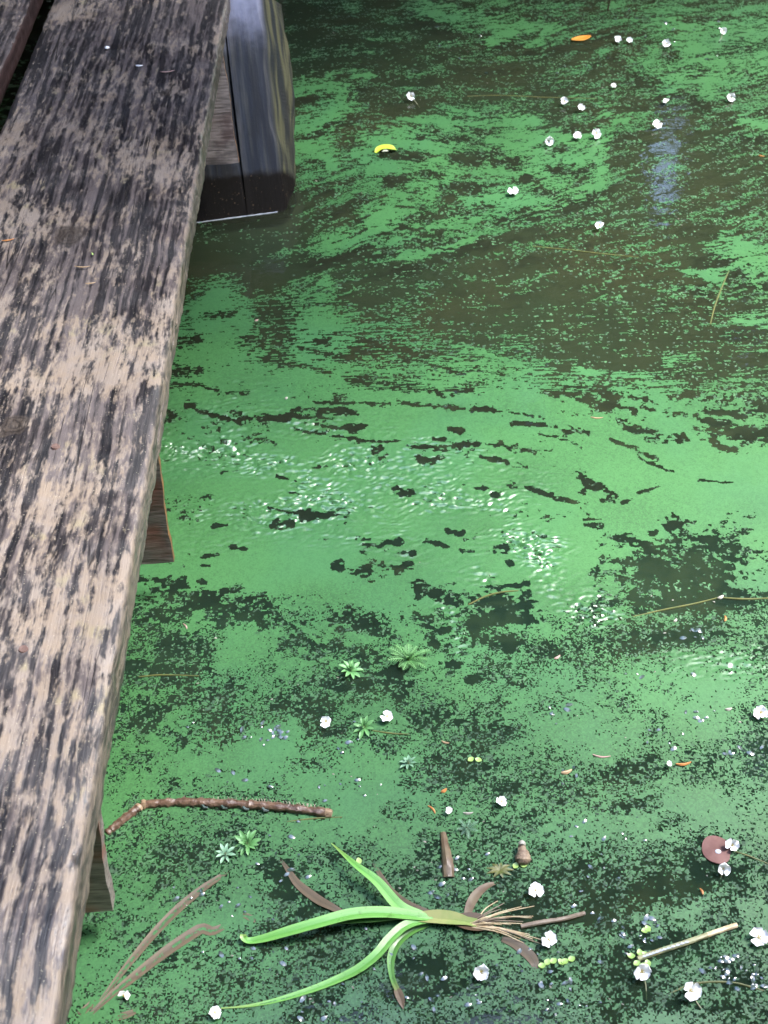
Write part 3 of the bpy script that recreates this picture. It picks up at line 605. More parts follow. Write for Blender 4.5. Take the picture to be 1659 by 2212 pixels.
def board(name, c, th, mats, front_y, label=None):
    """hanging board: c = four (x, z) front corners tl, tr, br, bl with y offsets, thickness goes back"""
    bm = bmesh.new(); nx, nz = 8, 14
    (xl, zt), (xr, zt2), (xr2, zb), (xl2, zb2) = c
    yb, yt = front_y
    def pt(u, w, d):
        x = (xl * (1 - u) + xr * u) * (1 - w) + (xl2 * (1 - u) + xr2 * u) * w
        z = (zt * (1 - u) + zt2 * u) * (1 - w) + (zb2 * (1 - u) + zb * u) * w
        y = yt * (1 - w) + yb * w + d
        x += .0012 * math.sin(w * 9 + zt * 40) * u + .0006 * math.sin(w * 31) * u
        z += .0018 * math.sin(u * 11 + 2) * w
        return (x, y, z)
    V = {}
    for d, s in ((0, 0), (th, 1)):
        for a in range(nx + 1):
            for b in range(nz + 1): V[a, b, s] = bm.verts.new(pt(a / nx, b / nz, d))
    for a in range(nx):
        for b in range(nz):
            bm.faces.new((V[a, b, 0], V[a, b + 1, 0], V[a + 1, b + 1, 0], V[a + 1, b, 0]))
            bm.faces.new((V[a, b, 1], V[a + 1, b, 1], V[a + 1, b + 1, 1], V[a, b + 1, 1]))
    for b in range(nz):
        f = bm.faces.new((V[nx, b, 0], V[nx, b + 1, 0], V[nx, b + 1, 1], V[nx, b, 1])); f.material_index = 1
        bm.faces.new((V[0, b, 1], V[0, b + 1, 1], V[0, b + 1, 0], V[0, b, 0]))
    for a in range(nx):
        bm.faces.new((V[a, nz, 0], V[a, nz, 1], V[a + 1, nz, 1], V[a + 1, nz, 0])); bm.faces.new((V[a, 0, 1], V[a, 0, 0], V[a + 1, 0, 0], V[a + 1, 0, 1]))
    bmesh.ops.recalc_face_normals(bm, faces=bm.faces)
    me = bpy.data.meshes.new(name); bm.to_mesh(me); bm.free()
    for m in mats: me.materials.append(m)
    o = place(link(name, me), jetty)
    if label: o['label'] = label
    return o
def corner(px, py, y):
    """point on the vertical plane of depth y seen at chart px, py"""
    r = RW @ np.array([px - 830.0, 1106.0 - py, -FOC]); t = y / r[1]; return (t * r[0], CAM_H + t * r[2])
# farthest board, in front of the pile
tr = at(480, 95, .30); br = at(516, 352, .11); bl = at(430, 359, .11)
board('hanging_board', [(br.x - .20, .279), (tr.x, .279), (br.x, .11), (br.x - .21, .108)], .006, (MAT['joist_grey'], MAT['edge']), (br.y, tr.y), 'greyish hanging board before the wet timber')
tr = at(330, 920, .279); br = at(375, 1215, .065)
board('hanging_board', [(tr.x - .25, .279), (tr.x, .279), (br.x, .065), (tr.x - .25, .063)], .010, (MAT['joist'], MAT['edge']), (br.y, tr.y), 'reddish hanging board under the middle of the plank')
tr = at(195, 1680, .279); br = at(243, 1968, .05)
board('hanging_board', [(tr.x - .25, .279), (tr.x, .279), (br.x, .05), (tr.x - .25, .048)], .018, (MAT['joist'], MAT['joist']), (br.y, tr.y), 'dark hanging board at the near end')
# bearers running under the deck
for bx in (-.58, -.93):
    bm = bmesh.new(); bmesh.ops.create_cube(bm, size=1, matrix=Matrix.Translation((bx, 2.1, .215)) @ Matrix.Diagonal((.07, 4.3, .125, 1)))
    bmesh.ops.bevel(bm, geom=bm.edges[:], offset=.004, segments=1, affect='EDGES')
    me = bpy.data.meshes.new('bearer'); bm.to_mesh(me); bm.free(); place(link('bearer', me, MAT['joist']), jetty)

# leaning squared timber (local z runs up the timber)
b0 = at(615, 456, 0); t0 = at(561, 0, .30)
axis = (t0 - b0).normalized()
def timber():
    L = (t0 - b0).length * 1.04; n = 60; v = []; f = []
    prof = [(-.34, 0), (-.26, 0), (-.18, .0), (-.13, .001), (-.086, .0015), (-.078, .0015), (-.0735, .010), (-.071, .0), (-.06, .001), (-.03, .0), (-.006, .0), (.0, .001), (.0035, .006), (.010, .024), (.018, .048), (.024, .075), (.025, .10), (.018, .125), (-.34, .125)]
    m = len(prof)
    for i in range(n + 1):
        t = i / n; s = -.006 + (L + .006) * t
        for x, d in prof:
            bul = .95 + 1.15 * math.sin(min(1.6 * max(s / L, 0), 1) * math.pi / 2) if x > 0 else 1
            wob = .003 * math.sin(s * 23 + x * 50) + .002 * math.sin(s * 61 + d * 80)
            crack = max(0.0, 1 - abs(s / L - .45) * 2.2)
            if abs(x + .0735) < .001: d = .010 * crack + .001
            taper = x * 1.0
            if x > 0: taper = x * bul
            v.append((taper + (wob if x > -.01 else 0), d, s))
    for i in range(n):
        for j in range(m):
            f.append((i * m + j, i * m + (j + 1) % m, (i + 1) * m + (j + 1) % m, (i + 1) * m + j))
    f.append(tuple(range(m))[::-1]); f.append(tuple(n * m + j for j in range(m)))
    me = mesh('wet_timber', v, f, False)
    bm = bmesh.new(); bm.from_mesh(me); bmesh.ops.recalc_face_normals(bm, faces=bm.faces); bm.to_mesh(me); bm.free()
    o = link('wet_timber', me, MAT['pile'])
    z = axis; y = Vector((-.16, 1, 0)); y = (y - z * y.dot(z)).normalized(); x = y.cross(z)
    o.matrix_world = Matrix([[x.x, y.x, z.x, b0.x], [x.y, y.y, z.y, b0.y], [x.z, y.z, z.z, 0], [0, 0, 0, 1]])
    mw = o.matrix_world.copy(); o.parent = jetty; o.matrix_parent_inverse = Matrix.Translation(-jetty.location); o.matrix_basis = mw
    o['label'] = 'leaning blue grey timber standing in the water, its foot black and wet'
    return o
pile = timber()
mw = pile.matrix_world
def on_timber(x, d):
    a = Vector((x, d, 0)); p = mw @ a; q = mw @ (a + Vector((0, 0, 1))); t = -p.z / (q.z - p.z); return p + (q - p) * t
fl_pts = [on_timber(x, d) + Vector((0, -.0012, .0008)) for x, d in [(-.175 + .0085 * i, 0) for i in range(20)]]
# ---------------------------------------------------------------- small builders
def ribbon(pts, widths, nrm=(0, 0, 1), fold=.25, thick=.0006):
    """leaf blade: spine points, half widths; V-folded along the midrib, with real thickness"""
    P = [Vector(p) for p in pts]; n = len(P); v = []; f = []
    for i in range(n):
        t = (P[min(i + 1, n - 1)] - P[max(i - 1, 0)]).normalized()
        up = Vector(nrm); s = t.cross(up)
        if s.length < 1e-6: s = Vector((1, 0, 0))
        s.normalize(); u = s.cross(t).normalized(); w = widths[i]
        for q in (-1, -.5, 0, .5, 1): v.append(P[i] + s * w * q + u * (abs(q) * w * fold))
        for q in (1, .5, 0, -.5, -1): v.append(P[i] + s * w * q + u * (abs(q) * w * fold - thick))
    m = 10
    for i in range(n - 1):
        for j in range(m): f.append((i * m + j, i * m + (j + 1) % m, (i + 1) * m + (j + 1) % m, (i + 1) * m + j))
    f.append(tuple(range(m))[::-1]); f.append(tuple((n - 1) * m + j for j in range(m)))
    return v, f
def ribbon_attrs(me):
    n = len(me.vertices) // 10
    ac = np.tile(np.array([-1, -.5, 0, .5, 1, 1, .5, 0, -.5, -1], dtype=np.float32), n); al = np.repeat(np.linspace(0, 1, n), 10).astype(np.float32)
    for nm, d in (('across', ac), ('along', al)): me.attributes.new(nm, 'FLOAT', 'POINT').data.foreach_set('value', d)
def spline(ctrl, n):
    """Catmull-Rom through control points"""
    C = [Vector(c) for c in ctrl]; C = [C[0] * 2 - C[1]] + C + [C[-1] * 2 - C[-2]]; out = []
    seg = len(C) - 3
    for i in range(n + 1):
        g = min(i / n * seg, seg - 1e-6); k = int(g); t = g - k
        a, b, c, d = C[k:k + 4]
        out.append(.5 * ((2 * b) + (c - a) * t + (2 * a - 5 * b + 4 * c - d) * t * t + (3 * b - a - 3 * c + d) * t ** 3))
    return out
def px_path(pp, n):
    """pp: (px, py, height above water) through which the spine runs"""
    return spline([at(*p) for p in pp], n)
def tube(pts, rads, sides=8, rough=0.0, seed=0):
    P = [Vector(p) for p in pts]; n = len(P); v = []; f = []; rr = random.Random(seed)
    for i in range(n):
        t = (P[min(i + 1, n - 1)] - P[max(i - 1, 0)]).normalized(); s = t.cross(Vector((0, 0, 1)))
        s = s.normalized() if s.length > 1e-6 else Vector((1, 0, 0)); u = s.cross(t)
        for j in range(sides):
            a = 2 * math.pi * j / sides; r = rads[i] * (1 + rough * (rr.random() - .5))
            v.append(P[i] + (s * math.cos(a) + u * math.sin(a)) * r)
    for i in range(n - 1):
        for j in range(sides): f.append((i * sides + j, i * sides + (j + 1) % sides, (i + 1) * sides + (j + 1) % sides, (i + 1) * sides + j))
    f.append(tuple(range(sides))); f.append(tuple((n - 1) * sides + j for j in range(sides))[::-1])
    return v, f
def part(name, vf, mat, parent, smooth=True):
    v, f = vf; o = link(name, mesh(name, [Vector(p) - parent.location for p in v], f, smooth), mat); o.parent = parent; return o
def solo(name, vf, mat, loc, label, cat, group=None, smooth=True):
    v, f = vf; loc = Vector(loc)
    o = link(name, mesh(name, [Vector(p) - loc for p in v], f, smooth), mat); o.location = loc
    return tag(o, label, cat, group)
def merge(parts):
    V = []; Fs = []
    for v, f in parts:
        b = len(V); V += list(v); Fs += [tuple(i + b for i in q) for q in f]
    return V, Fs
def width_profile(n, w, base=.5, peak=.35, tip=.05):
    out = []
    for i in range(n + 1):
        t = i / n
        out.append(w * ((base + (1 - base) * math.sin(min(t / peak, 1) * math.pi / 2)) if t < peak else max(tip, math.cos((t - peak) / (1 - peak) * math.pi / 2) ** .8)))
    return out

rr = random.Random(12)
v_, f_ = tube(fl_pts, [.0007 + .0007 * rr.random() * (i > 2) for i in range(len(fl_pts))], 6)
wf = link('waterline_glint', mesh('waterline_glint', v_, f_), MAT['glint_fleck']); mwi = pile.matrix_basis.inverted()  # pale tube along the meniscus, painted as its sky glint
for vv in wf.data.vertices: vv.co = mwi @ vv.co
wf.parent = pile
# ---------------------------------------------------------------- white three-petalled flowers
def petal_mesh(name, L, Wd, cup, seed):
    rr = random.Random(seed); v = []; f = []; nu, nv = 7, 7
    for side in (0, 1):
        for i in range(nu):
            t = i / (nu - 1)
            hw = Wd * .5 * (.16 + .84 * math.sin(min(1, t / .62) * math.pi / 2)) * (math.sqrt(max(0, 1 - max(0, (t - .62) / .40) ** 2)))
            hw = max(hw, Wd * .12)
            for j in range(nv):
                q = j / (nv - 1) * 2 - 1
                z = cup * L * (t * .55 - .5 * t * t + .32 * q * q * t) + .05 * L * math.sin(q * 5 + seed) * t
                v.append((L * (.06 + .94 * t) - abs(q) ** 2 * .08 * L * (t > .7), q * hw, z - side * .00045))
    m = nu * nv
    for i in range(nu - 1):
        for j in range(nv - 1):
            a = i * nv + j; f.append((a, a + nv, a + nv + 1, a + 1)); f.append((m + a, m + a + 1, m + a + nv + 1, m + a + nv))
    rim = [i * nv for i in range(nu)] + [(nu - 1) * nv + j for j in range(1, nv)] + [i * nv + nv - 1 for i in range(nu - 2, -1, -1)] + list(range(nv - 2, 0, -1))
    for a, b in zip(rim, rim[1:] + rim[:1]): f.append((a, b, m + b, m + a))
    return mesh(name, v, f)
PETALS = [petal_mesh('petal', .0108, .0146, .8, 1), petal_mesh('petal', .0102, .0138, .5, 2), petal_mesh('petal', .0098, .0130, 1.1, 3)]
def stamen_mesh():
    bm = bmesh.new()
    for k in range(7):
        a = k * 2.4; r = .0009 * math.sqrt(k)
        bmesh.ops.create_icosphere(bm, subdivisions=1, radius=.0007, matrix=Matrix.Translation((r * math.cos(a), r * math.sin(a), .0016 + .0004 * (k % 2))))
    me = bpy.data.meshes.new('stamens'); bm.to_mesh(me); bm.free(); return me
ST = stamen_mesh(); ST.materials.append(MAT['stamen'])
for p in PETALS: p.materials.append(MAT['petal'])
FLOWERS = [  # px, py, scale, tilt toward viewer (deg), petals shown, label
 (1336, 87, 1.0, 22, 3, 'white flower just right of the orange leaf, left one of a close pair'),
 (1360, 88, .85, 30, 3, 'white flower just right of the orange leaf, right one of a close pair'),
 (1441, 96, 1.1, 40, 3, 'white flower with bent stalk at the far right, right of the close pair'),
 (1563, 67, 1.0, 50, 3, 'white flower farthest out near the upper right corner'),
 (1326, 186, .75, 20, 3, 'small round white flower on dark water below the orange leaf'),
 (888, 208, 1.1, 55, 3, 'lone white flower upright on dark water right of the wet timber'),
 (1219, 220, 1.0, 35, 3, 'white flower on dark open water, left of two beside each other'),
 (1256, 233, .9, 45, 3, 'white flower on dark open water, right of two beside each other'),
 (1580, 210, 1.0, 48, 3, 'white flower beside a small weed drift at the right side of the far water'),
 (1440, 282 - 62, .8, 8, 2, 'half sunken white flower left of the flower by the right weed drift'),
 (1419, 268, 1.1, 42, 3, 'white flower just above the bright sky reflection'),
 (1186, 304, 1.1, 62, 3, 'white flower with spread wing-like petals, left of three on green weed'),
 (1248, 294, .95, 30, 3, 'creamy white flower, middle of three on green weed'),
 (1287, 288, 1.2, 58, 3, 'tall white flower, right of three on green weed'),
 (1110, 415, 1.15, 12, 3, 'flat open white flower on the large weed drift in the far middle'),
 (1295, 488, 1.0, 25, 3, 'lone white flower below the big green drift, right of centre'),
 (705, 1558, 1.05, 40, 3, 'white flower on a pale stalk beside grey leaflets, near the water milfoil'),
 (837, 1548, 1.15, 18, 3, 'three-lobed white flower on dark water above a milfoil rosette'),
 (1644, 1540, 1.25, 20, 3, 'white flower with torn edge at the right side of the middle water'),
 (970, 1750, .6, 25, 3, 'small white flower next to an orange curled bit'),
 (1084, 1732, .9, 15, 3, 'white flower above the dry seed pod'),
 (1446, 1650, .5, 25, 3, 'tiny white flower left of the orange twig bit'),
 (1157, 1923, 1.15, 28, 3, 'white flower above the brown twig by the uprooted plant'),
 (1583, 1826, 1.1, 30, 3, 'white flower touching the reddish brown lily leaf'),
 (1563, 1876, 1.05, 48, 3, 'white flower with crumpled petals below the reddish brown lily leaf'),
 (1186, 2030, 1.25, 22, 3, 'white flower beside the straw roots of the uprooted plant'),
 (1041, 2098, 1.35, 46, 3, 'white flower with one big upper petal near the bottom middle'),
 (1387, 2098, 1.35, 50, 3, 'white flower with long stalk below the end of the pale reed'),
 (1492, 2139, 1.35, 42, 3, 'broad white flower on a long curved stalk near the bottom right corner'),
 (1640, 2026, 1.45, 16, 3, 'large open white flower at the right edge beside the pale reed'),
 (268, 2150, .8, 38, 2, 'white petalled flower floating next to the jetty at the bottom left'),
 (465, 2188, 1.0, 12, 3, 'white flower at the tip of the longest green blade'),
]
STEM = {888: (20, 25), 1441: (-40, 12), 705: (-22, 28), 1041: (14, 10), 1387: (10, 62), 1492: (40, 60), 1563: (-8, 30), 1186: (8, 4)}
for i, (px, py, s, tilt, npet, lab) in enumerate(FLOWERS):
    rr = random.Random(i * 13 + 5); s *= .76 if py > 1300 else .95; h = .004 + .006 * s * (.3 + tilt / 90)
    base = at(px, py, h)
    e = empty('pond_flower', base, label=lab, cat='flower', group='white pond flowers')
    e.rotation_euler = Euler((math.radians(tilt), 0, rr.uniform(-.35, .35)), 'XYZ')
    a0 = rr.uniform(0, 2.09)
    for k in range(npet):
        p = bpy.data.objects.new('petal', PETALS[(i + k) % 3]); COL.objects.link(p); p.parent = e
        p.rotation_euler = (rr.uniform(-.2, .2), rr.uniform(-.55, -.05), a0 + k * 2.0944 + rr.uniform(-.25, .25)); q = s * rr.uniform(.88, 1.1); p.scale = (q, q, q)
    p = bpy.data.objects.new('stamens', ST); COL.objects.link(p); p.parent = e; p.scale = (s, s, s)
    dx, dy = STEM.get(px, (rr.uniform(-6, 6), 6)); q = at(px + dx, py + dy, -.004)
    path = spline([base, base * .55 + q * .45 + Vector((rr.uniform(-.002, .002), 0, -.001)), q], 6)
    st = link('stalk', mesh('stalk', *[x for x in tube([e.rotation_euler.to_matrix().inverted() @ (p_ - base) for p_ in path], [.0007 * s] * 7, 5)]), MAT['stalk']); st.parent = e

# ---------------------------------------------------------------- water milfoil rosettes
def milfoil_arm(L, feath):
    parts_ = []; sp = [(L * t, 0, L * (.55 * t - .38 * t * t)) for t in np.linspace(0, 1, 6)]
    parts_.append(ribbon(sp, [L * w for w in ((.02, .07, .13, .15, .11, .02) if not feath else (.02, .02, .02, .02, .015, .008))], fold=.3))
    if feath:
        for k in range(1, 9):
            t = k / 9; b = Vector((L * t, 0, L * (.55 * t - .38 * t * t))); ln = L * .15 * math.sin(math.pi * (.15 + .85 * t)) + L * .03
            for s in (-1, 1): parts_.append(ribbon([b, b + Vector((ln * .6, s * ln * .62, ln * .10)), b + Vector((ln * 1.05, s * ln * .9, ln * .08))], [L * .010, L * .011, L * .004], fold=.1))
    v, f = merge(parts_); return mesh('leaf', v, f)
ARMS = {}
for key, L, ft, mt in (('big', .029, True, 'feather'), ('mid', .0165, False, 'feather'), ('small', .0125, False, 'feather2'), ('pale', .014, True, 'feather2')):
    ARMS[key] = milfoil_arm(L, ft); ARMS[key].materials.append(MAT[mt])
ROS = [(883, 1427, 'big', 13, 'largest feathery milfoil rosette with fine spreading leaves'), (757, 1449, 'mid', 9, 'milfoil rosette with blunt leaves left of the largest feathery one'),
       (787, 1572, 'mid', 8, 'milfoil rosette below the three-lobed white flower'), (883, 1650, 'small', 8, 'small pale milfoil rosette on open weed below the blunt rosette'),
       (535, 1824, 'mid', 11, 'milfoil rosette right of a smaller one, near the brown stick'), (487, 1846, 'small', 8, 'small milfoil rosette left of a larger one, near the brown stick'),
       (1010, 1790, 'pale', 7, 'pale washed-out milfoil tuft above the tan stalk stub')]
for i, (px, py, kind, n, lab) in enumerate(ROS):
    rr = random.Random(i + 50); e = empty('milfoil_rosette', at(px, py, .002), (math.radians(12), 0, rr.uniform(0, 6)), label=lab, cat='water plant', group='milfoil rosettes poking out of the water')
    for ring, (cnt, pit, sc) in enumerate(((n, -.12, 1.0), (max(4, n - 4), -.75, .72), (3, -1.15, .45))):
        for k in range(cnt):
            p = bpy.data.objects.new('leaf', ARMS[kind]); COL.objects.link(p); p.parent = e; q = sc * rr.uniform(.8, 1.12); p.scale = (q, q, q)
            p.rotation_euler = Euler((rr.uniform(-.2, .2), pit + rr.uniform(-.15, .15), k * 2 * math.pi / cnt + ring * .4 + rr.uniform(-.15, .15)), 'XYZ')
            p.location = (0, 0, .0015 * ring)
    p = link('stem', mesh('stem', *tube([(0, 0, .005), (0, 0, -.004), (.004, .003, -.02)], [.0012, .0014, .0012], 6)), MAT['stalk']); p.parent = e

# ---------------------------------------------------------------- uprooted sedge
sb = at(965, 1986, 0)
sedge = empty('uprooted_sedge', sb, label='uprooted sedge plant floating with bright green blades, brown dead blades and straw roots', cat='plant')
def blade(name, pp, w, mat, n=26, label=None, **k):
    pts = px_path(pp, n); fold = k.pop('fold', .35)
    o = part(name, ribbon(pts, width_profile(n, w, **k), fold=fold), MAT[mat], sedge)
    ribbon_attrs(o.data)
    if label: o['label'] = label
    return o
blade('leaf_blade', [(945, 1984, .003), (905, 1978, .006), (862, 1958, .012), (815, 1905, .020), (768, 1868, .022), (716, 1821, .014)], .0068, 'sedge', base=.45, peak=.3, label='tallest blade, pointing up the pond')
blade('leaf_blade', [(950, 1986, .004), (890, 1978, .010), (830, 1972, .016), (760, 1976, .020), (690, 1994, .020), (620, 2014, .015), (575, 2027, .009), (540, 2033, .005), (527, 2026, .008), (526, 2018, .010)], .0070, 'sedge', base=.5, peak=.25, tip=.5, n=40, label='arched blade with curled tip')
blade('leaf_blade', [(930, 1987, .003), (870, 1978, .007), (800, 1984, .010), (735, 1990, .010), (670, 2002, .004)], .006, 'sedge2', base=.5, tip=.05)
blade('leaf_blade', [(955, 1987, .004), (905, 1991, .008), (872, 2003, .010), (842, 2030, .011), (815, 2062, .010), (778, 2092, .006), (735, 2114, .0025), (680, 2136, .0012), (610, 2158, .0007), (545, 2172, .0009), (478, 2178, .0014)], .0058, 'sedge', base=.5, peak=.25, tip=.12, n=44, label='long blade lying down onto the water')
blade('leaf_blade', [(925, 1998, .0014), (885, 2014, .0014), (857, 2040, .0016), (845, 2075, .0018), (848, 2112, .0020), (860, 2142, .0022)], .0052, 'sedge2', base=.45, peak=.3, tip=.55, label='short curved blade')
blade('blade_tip', [(858, 2138, .0024), (866, 2158, .0024), (872, 2180, .0022)], .0045, 'deadpale', n=8, base=.8, peak=.3)
blade('leaf_sheath', [(880, 1986, .003), (930, 1984, .006), (985, 1988, .005), (1030, 1996, .003)], .0085, 'base', n=12, base=.35, peak=.5, tip=.6, fold=.6)
for pp, w, m in (([(742, 1972, .003), (715, 1958, .003), (690, 1945, .0016), (662, 1925, .0012), (640, 1905, .0012), (622, 1878, .0010), (598, 1845, -.001)], .0054, 'dead'),
                 ([(975, 1988, .005), (925, 1972, .005), (880, 1953, .0035), (845, 1925, .0015), (822, 1890, .0012), (800, 1850, -.001)], .0046, 'dead'),
                 ([(1008, 1990, .002), (1015, 1958, .0016), (1030, 1932, .0014), (1052, 1914, .001), (1080, 1905, -.001)], .0054, 'deadpale'),
                 ([(1085, 2028, .0012), (1115, 2040, .0012), (1145, 2065, .0012), (1156, 2085, .0012), (1150, 2103, -.001)], .0064, 'dead')):
    blade('dead_blade', pp, w, m, base=.5, peak=.4, tip=.3, fold=.12)
blade('root_stock', [(985, 1990, .0015), (1010, 1994, .002), (1040, 1998, .002), (1060, 2002, .001)], .011, 'deadpale', n=10, base=.6, peak=.5, tip=.3, fold=.5)
rr = random.Random(3)
for k in range(26):
    a = k / 25; ex = 1070 + rr.uniform(0, 85); ey = 1950 + 95 * a + rr.uniform(-8, 8)
    if k in (23, 24): ex += 50
    q = px_path([(1020 + rr.uniform(-10, 12), 1992 + 10 * a, .003), ((1020 + ex) / 2, (1996 + ey) / 2 - 5 + rr.uniform(-4, 4), .008 * rr.random() + .003), (ex, ey, .001)], 9)
    part('root', tube(q, [.0009 - .00006 * i for i in range(10)], 5), MAT['root'] if k % 3 else MAT['twig'], sedge)

# ---------------------------------------------------------------- sticks, reed, twigs
sk = empty('bristly_stick', at(520, 1740, .002), label='brown bristly stick floating beside the jetty, its right end broken pale', cat='stick')
pts = px_path([(312, 1738, .002), (380, 1733, .003), (450, 1734, .003), (540, 1738, .004), (620, 1745, .004), (712, 1756, .003)], 60)
part('stem', tube(pts, [.0052 + .0012 * math.sin(i * .9) * (i % 3 == 0) + .0004 * math.sin(i * 2.1) for i in range(61)], 10, .22, 4), MAT['bark'], sk, True)
part('broken_end', tube(px_path([(704, 1755, .003), (718, 1757, .003)], 3), [.0050, .0052, .0048, .0040], 10, .3, 5), MAT['stickend'], sk)
part('node', tube(px_path([(306, 1738, .003), (316, 1737, .003)], 3), [.0052, .0064, .0062, .0055], 10, .2, 7), MAT['stickend'], sk)
hv = []
for k in range(60):
    t = rr.random() ** .35; i = int(8 + t * 50); p = pts[i]
    hv.append(tube([p + Vector((0, .002, .003)), p + Vector((rr.uniform(-.001, .001), .004, .005)), p + Vector((rr.uniform(-.002, .002), .006, .0058))], [.0003, .00025, .0001], 4))
tag(part('bristles', merge(hv), MAT['hair'], sk), kind='stuff')
for i in (22, 28, 34, 40):
    p = pts[i]; part('twig_stub', tube([p + Vector((0, -.003, .001)), p + Vector((.003, -.0075, .001)), p + Vector((.008, -.008, .0005))], [.0022, .0018, .001], 6), MAT['tip'], sk)
s2 = px_path([(232, 1800, -.001), (262, 1774, .002), (302, 1743, .003)], 24)
s2e = empty('dark_stick', at(262, 1774, 0), label='short dark stick leaning from the jetty towards the bristly stick', cat='stick')
part('stem', tube(s2, [.0050 + .0005 * math.sin(i * 1.7) for i in range(25)], 10, .2, 9), MAT['bark'], s2e); part('cut_end', tube(px_path([(299, 1746, .0032), (304, 1741, .0034)], 2), [.0054, .0056, .0050], 10, .1, 2), MAT['stickend'], s2e)
solo('twig', tube(px_path([(1126, 2001, .002), (1170, 1992, .004), (1215, 1985, .004), (1264, 1972, .003)], 16), [.0026 - .00002 * i for i in range(17)], 8, .18, 3), MAT['twig'], at(1190, 1988), 'straight brown twig right of the uprooted sedge roots', 'twig')
rd = empty('pale_reed', at(1480, 2040), label='pale yellowish reed stalk with white flecks lying between two white flowers', cat='reed')
rp = px_path([(1378, 2071, .002), (1430, 2053, .003), (1500, 2030, .003), (1550, 2012, .003), (1592, 1998, .002)], 30)
part('stem', tube(rp[:20], [.0030] * 20, 8, .12, 6), MAT['reed'], rd); part('brown_stem', tube(rp[19:], [.0028] * 12, 8, .12, 8), MAT['root'], rd)
for k in range(12):
    p = rp[2 + k]; part('fleck', ribbon([p + Vector((-.002, -.0012, .0028)), p + Vector((.0, -.001, .0031)), p + Vector((.0028, -.0006, .0028))], [.0006, .0014, .0006], fold=.05), MAT['glint_fleck'], rd)
solo('stalk_stub', merge([tube(px_path([(958, 1800, .0006), (962, 1830, .002), (967, 1862, .003), (970, 1897, -.001)], 14), [.0035 + .00035 * min(i, 10) for i in range(15)], 9, .15, 12)]), MAT['deadpale'], at(965, 1850), 'tan stalk stub slanting out of the weed above the sedge', 'stalk')
solo('twig', tube(px_path([(1313, 25, -.003), (1316, 8, .02), (1322, -12, .05)], 8), [.0022, .0021, .002, .002, .0019, .0018, .0018, .0017, .0016], 6, .1, 3), MAT['bark'], at(1313, 25), 'thin dark twig standing out of the water at the far edge', 'twig')
DEADS = [([(505, 1872, -.001), (470, 1898, .0007), (440, 1918, .0007), (400, 1950, .0007), (368, 1980, .0007), (330, 2020, .0007), (295, 2062, .0007), (258, 2108, .0007), (215, 2165, .0007), (165, 2212, -.002)], .0052, 'long brown blade, upper of two sunk beside the jetty'),
         ([(497, 1992, -.001), (478, 2004, .0007), (458, 2012, .0007), (438, 2006, .0007), (415, 2018, .0007), (370, 2048, .0007), (330, 2078, .0007), (280, 2118, .0007), (240, 2150, .0007), (195, 2192, .0007), (160, 2225, -.003)], .0066, 'long brown blade with a twisted tip, lower of two sunk beside the jetty'),
         ([(566, 1994, -.001), (535, 1980, .0007), (505, 1965, -.001)], .0036, 'short brown blade scrap left of the curled green tip'),
         ([(225, 2204, -.001), (275, 2192, .0007), (312, 2174, -.001)], .0040, 'brown blade scrap at the bottom edge by the jetty'),
         ([(150, 2208, -.002), (190, 2176, .0007), (240, 2124, -.002)], .0040, 'thin brown blade touching the jetty at the bottom')]
for pp, w, lab in DEADS:
    o = solo('dead_blade', ribbon(px_path(pp, 24), width_profile(24, w, base=.4, peak=.4, tip=.2), fold=.12), MAT['dead'], at(pp[0][0], pp[0][1]), lab, 'dead leaf', 'brown dead blades in the near water'); ribbon_attrs(o.data)

# ---------------------------------------------------------------- single leaves, pod, lily leaf
def oval_leaf(name, px, py, L, w, ang, mat, label, cat='leaf', curl=.12, z=.0016, tip=.1, group=None):
    c = at(px, py, z); d = Vector((math.cos(ang), math.sin(ang), 0))
    pts = [c + d * L * (t - .5) + Vector((0, 0, curl * L * (2 * t - 1) ** 2)) for t in np.linspace(0, 1, 13)]
    ws = [max(tip * w, w * math.sin(math.pi * (.04 + .92 * t)) ** .8) for t in np.linspace(0, 1, 13)]
    return solo(name, ribbon(pts, ws, fold=.25), MAT[mat], c, label, cat, group)
oval_leaf('orange_leaf', 1256, 85, .050, .0125, .35, 'orange', 'bright orange fallen leaf among weed near the far edge', curl=.08)
yl = empty('yellow_leaf', at(833, 324), label='bright yellow-green curled leaf with pale scars right of the wet timber', cat='leaf')
pts = [at(812, 330, .002), at(820, 322, .005), at(835, 319, .007), at(850, 321, .006), at(857, 324, .002)]
part('leaf_blade', ribbon(spline(pts, 14), width_profile(14, .0095, base=.3, peak=.45, tip=.12), fold=.3), MAT['yellow'], yl)
part('leaf_scar', ribbon(spline([at(826, 327, .0085), at(832, 325, .0105), at(839, 326, .0098)], 6), [.001, .003, .0035, .0035, .0032, .0025, .001], fold=.05), MAT['mould'], yl)
lv = []; lf = []; nr, na = 5, 28
for i in range(nr + 1):
    for j in range(na):
        a = 2 * math.pi * j / na; r = i / nr
        notch = 1 - .10 * max(0, 1 - abs(a - 5.9) / .25)
        lv.append(Vector((.0165 * r * notch * math.cos(a), .0190 * r * notch * math.sin(a), .002 + .0012 * r ** 3 * math.sin(3 * a + 1) + .0006 * (1 - r))))
for i in range(nr):
    for j in range(na): lf.append((i * na + j, i * na + (j + 1) % na, (i + 1) * na + (j + 1) % na, (i + 1) * na + j))
k0 = len(lv); lv += [p - Vector((0, 0, .0009)) for p in lv[:k0]]
lf += [tuple(k0 + q for q in reversed(f_)) for f_ in lf[:nr * na]] + [(nr * na + j, nr * na + (j + 1) % na, k0 + nr * na + (j + 1) % na, k0 + nr * na + j) for j in range(na)]
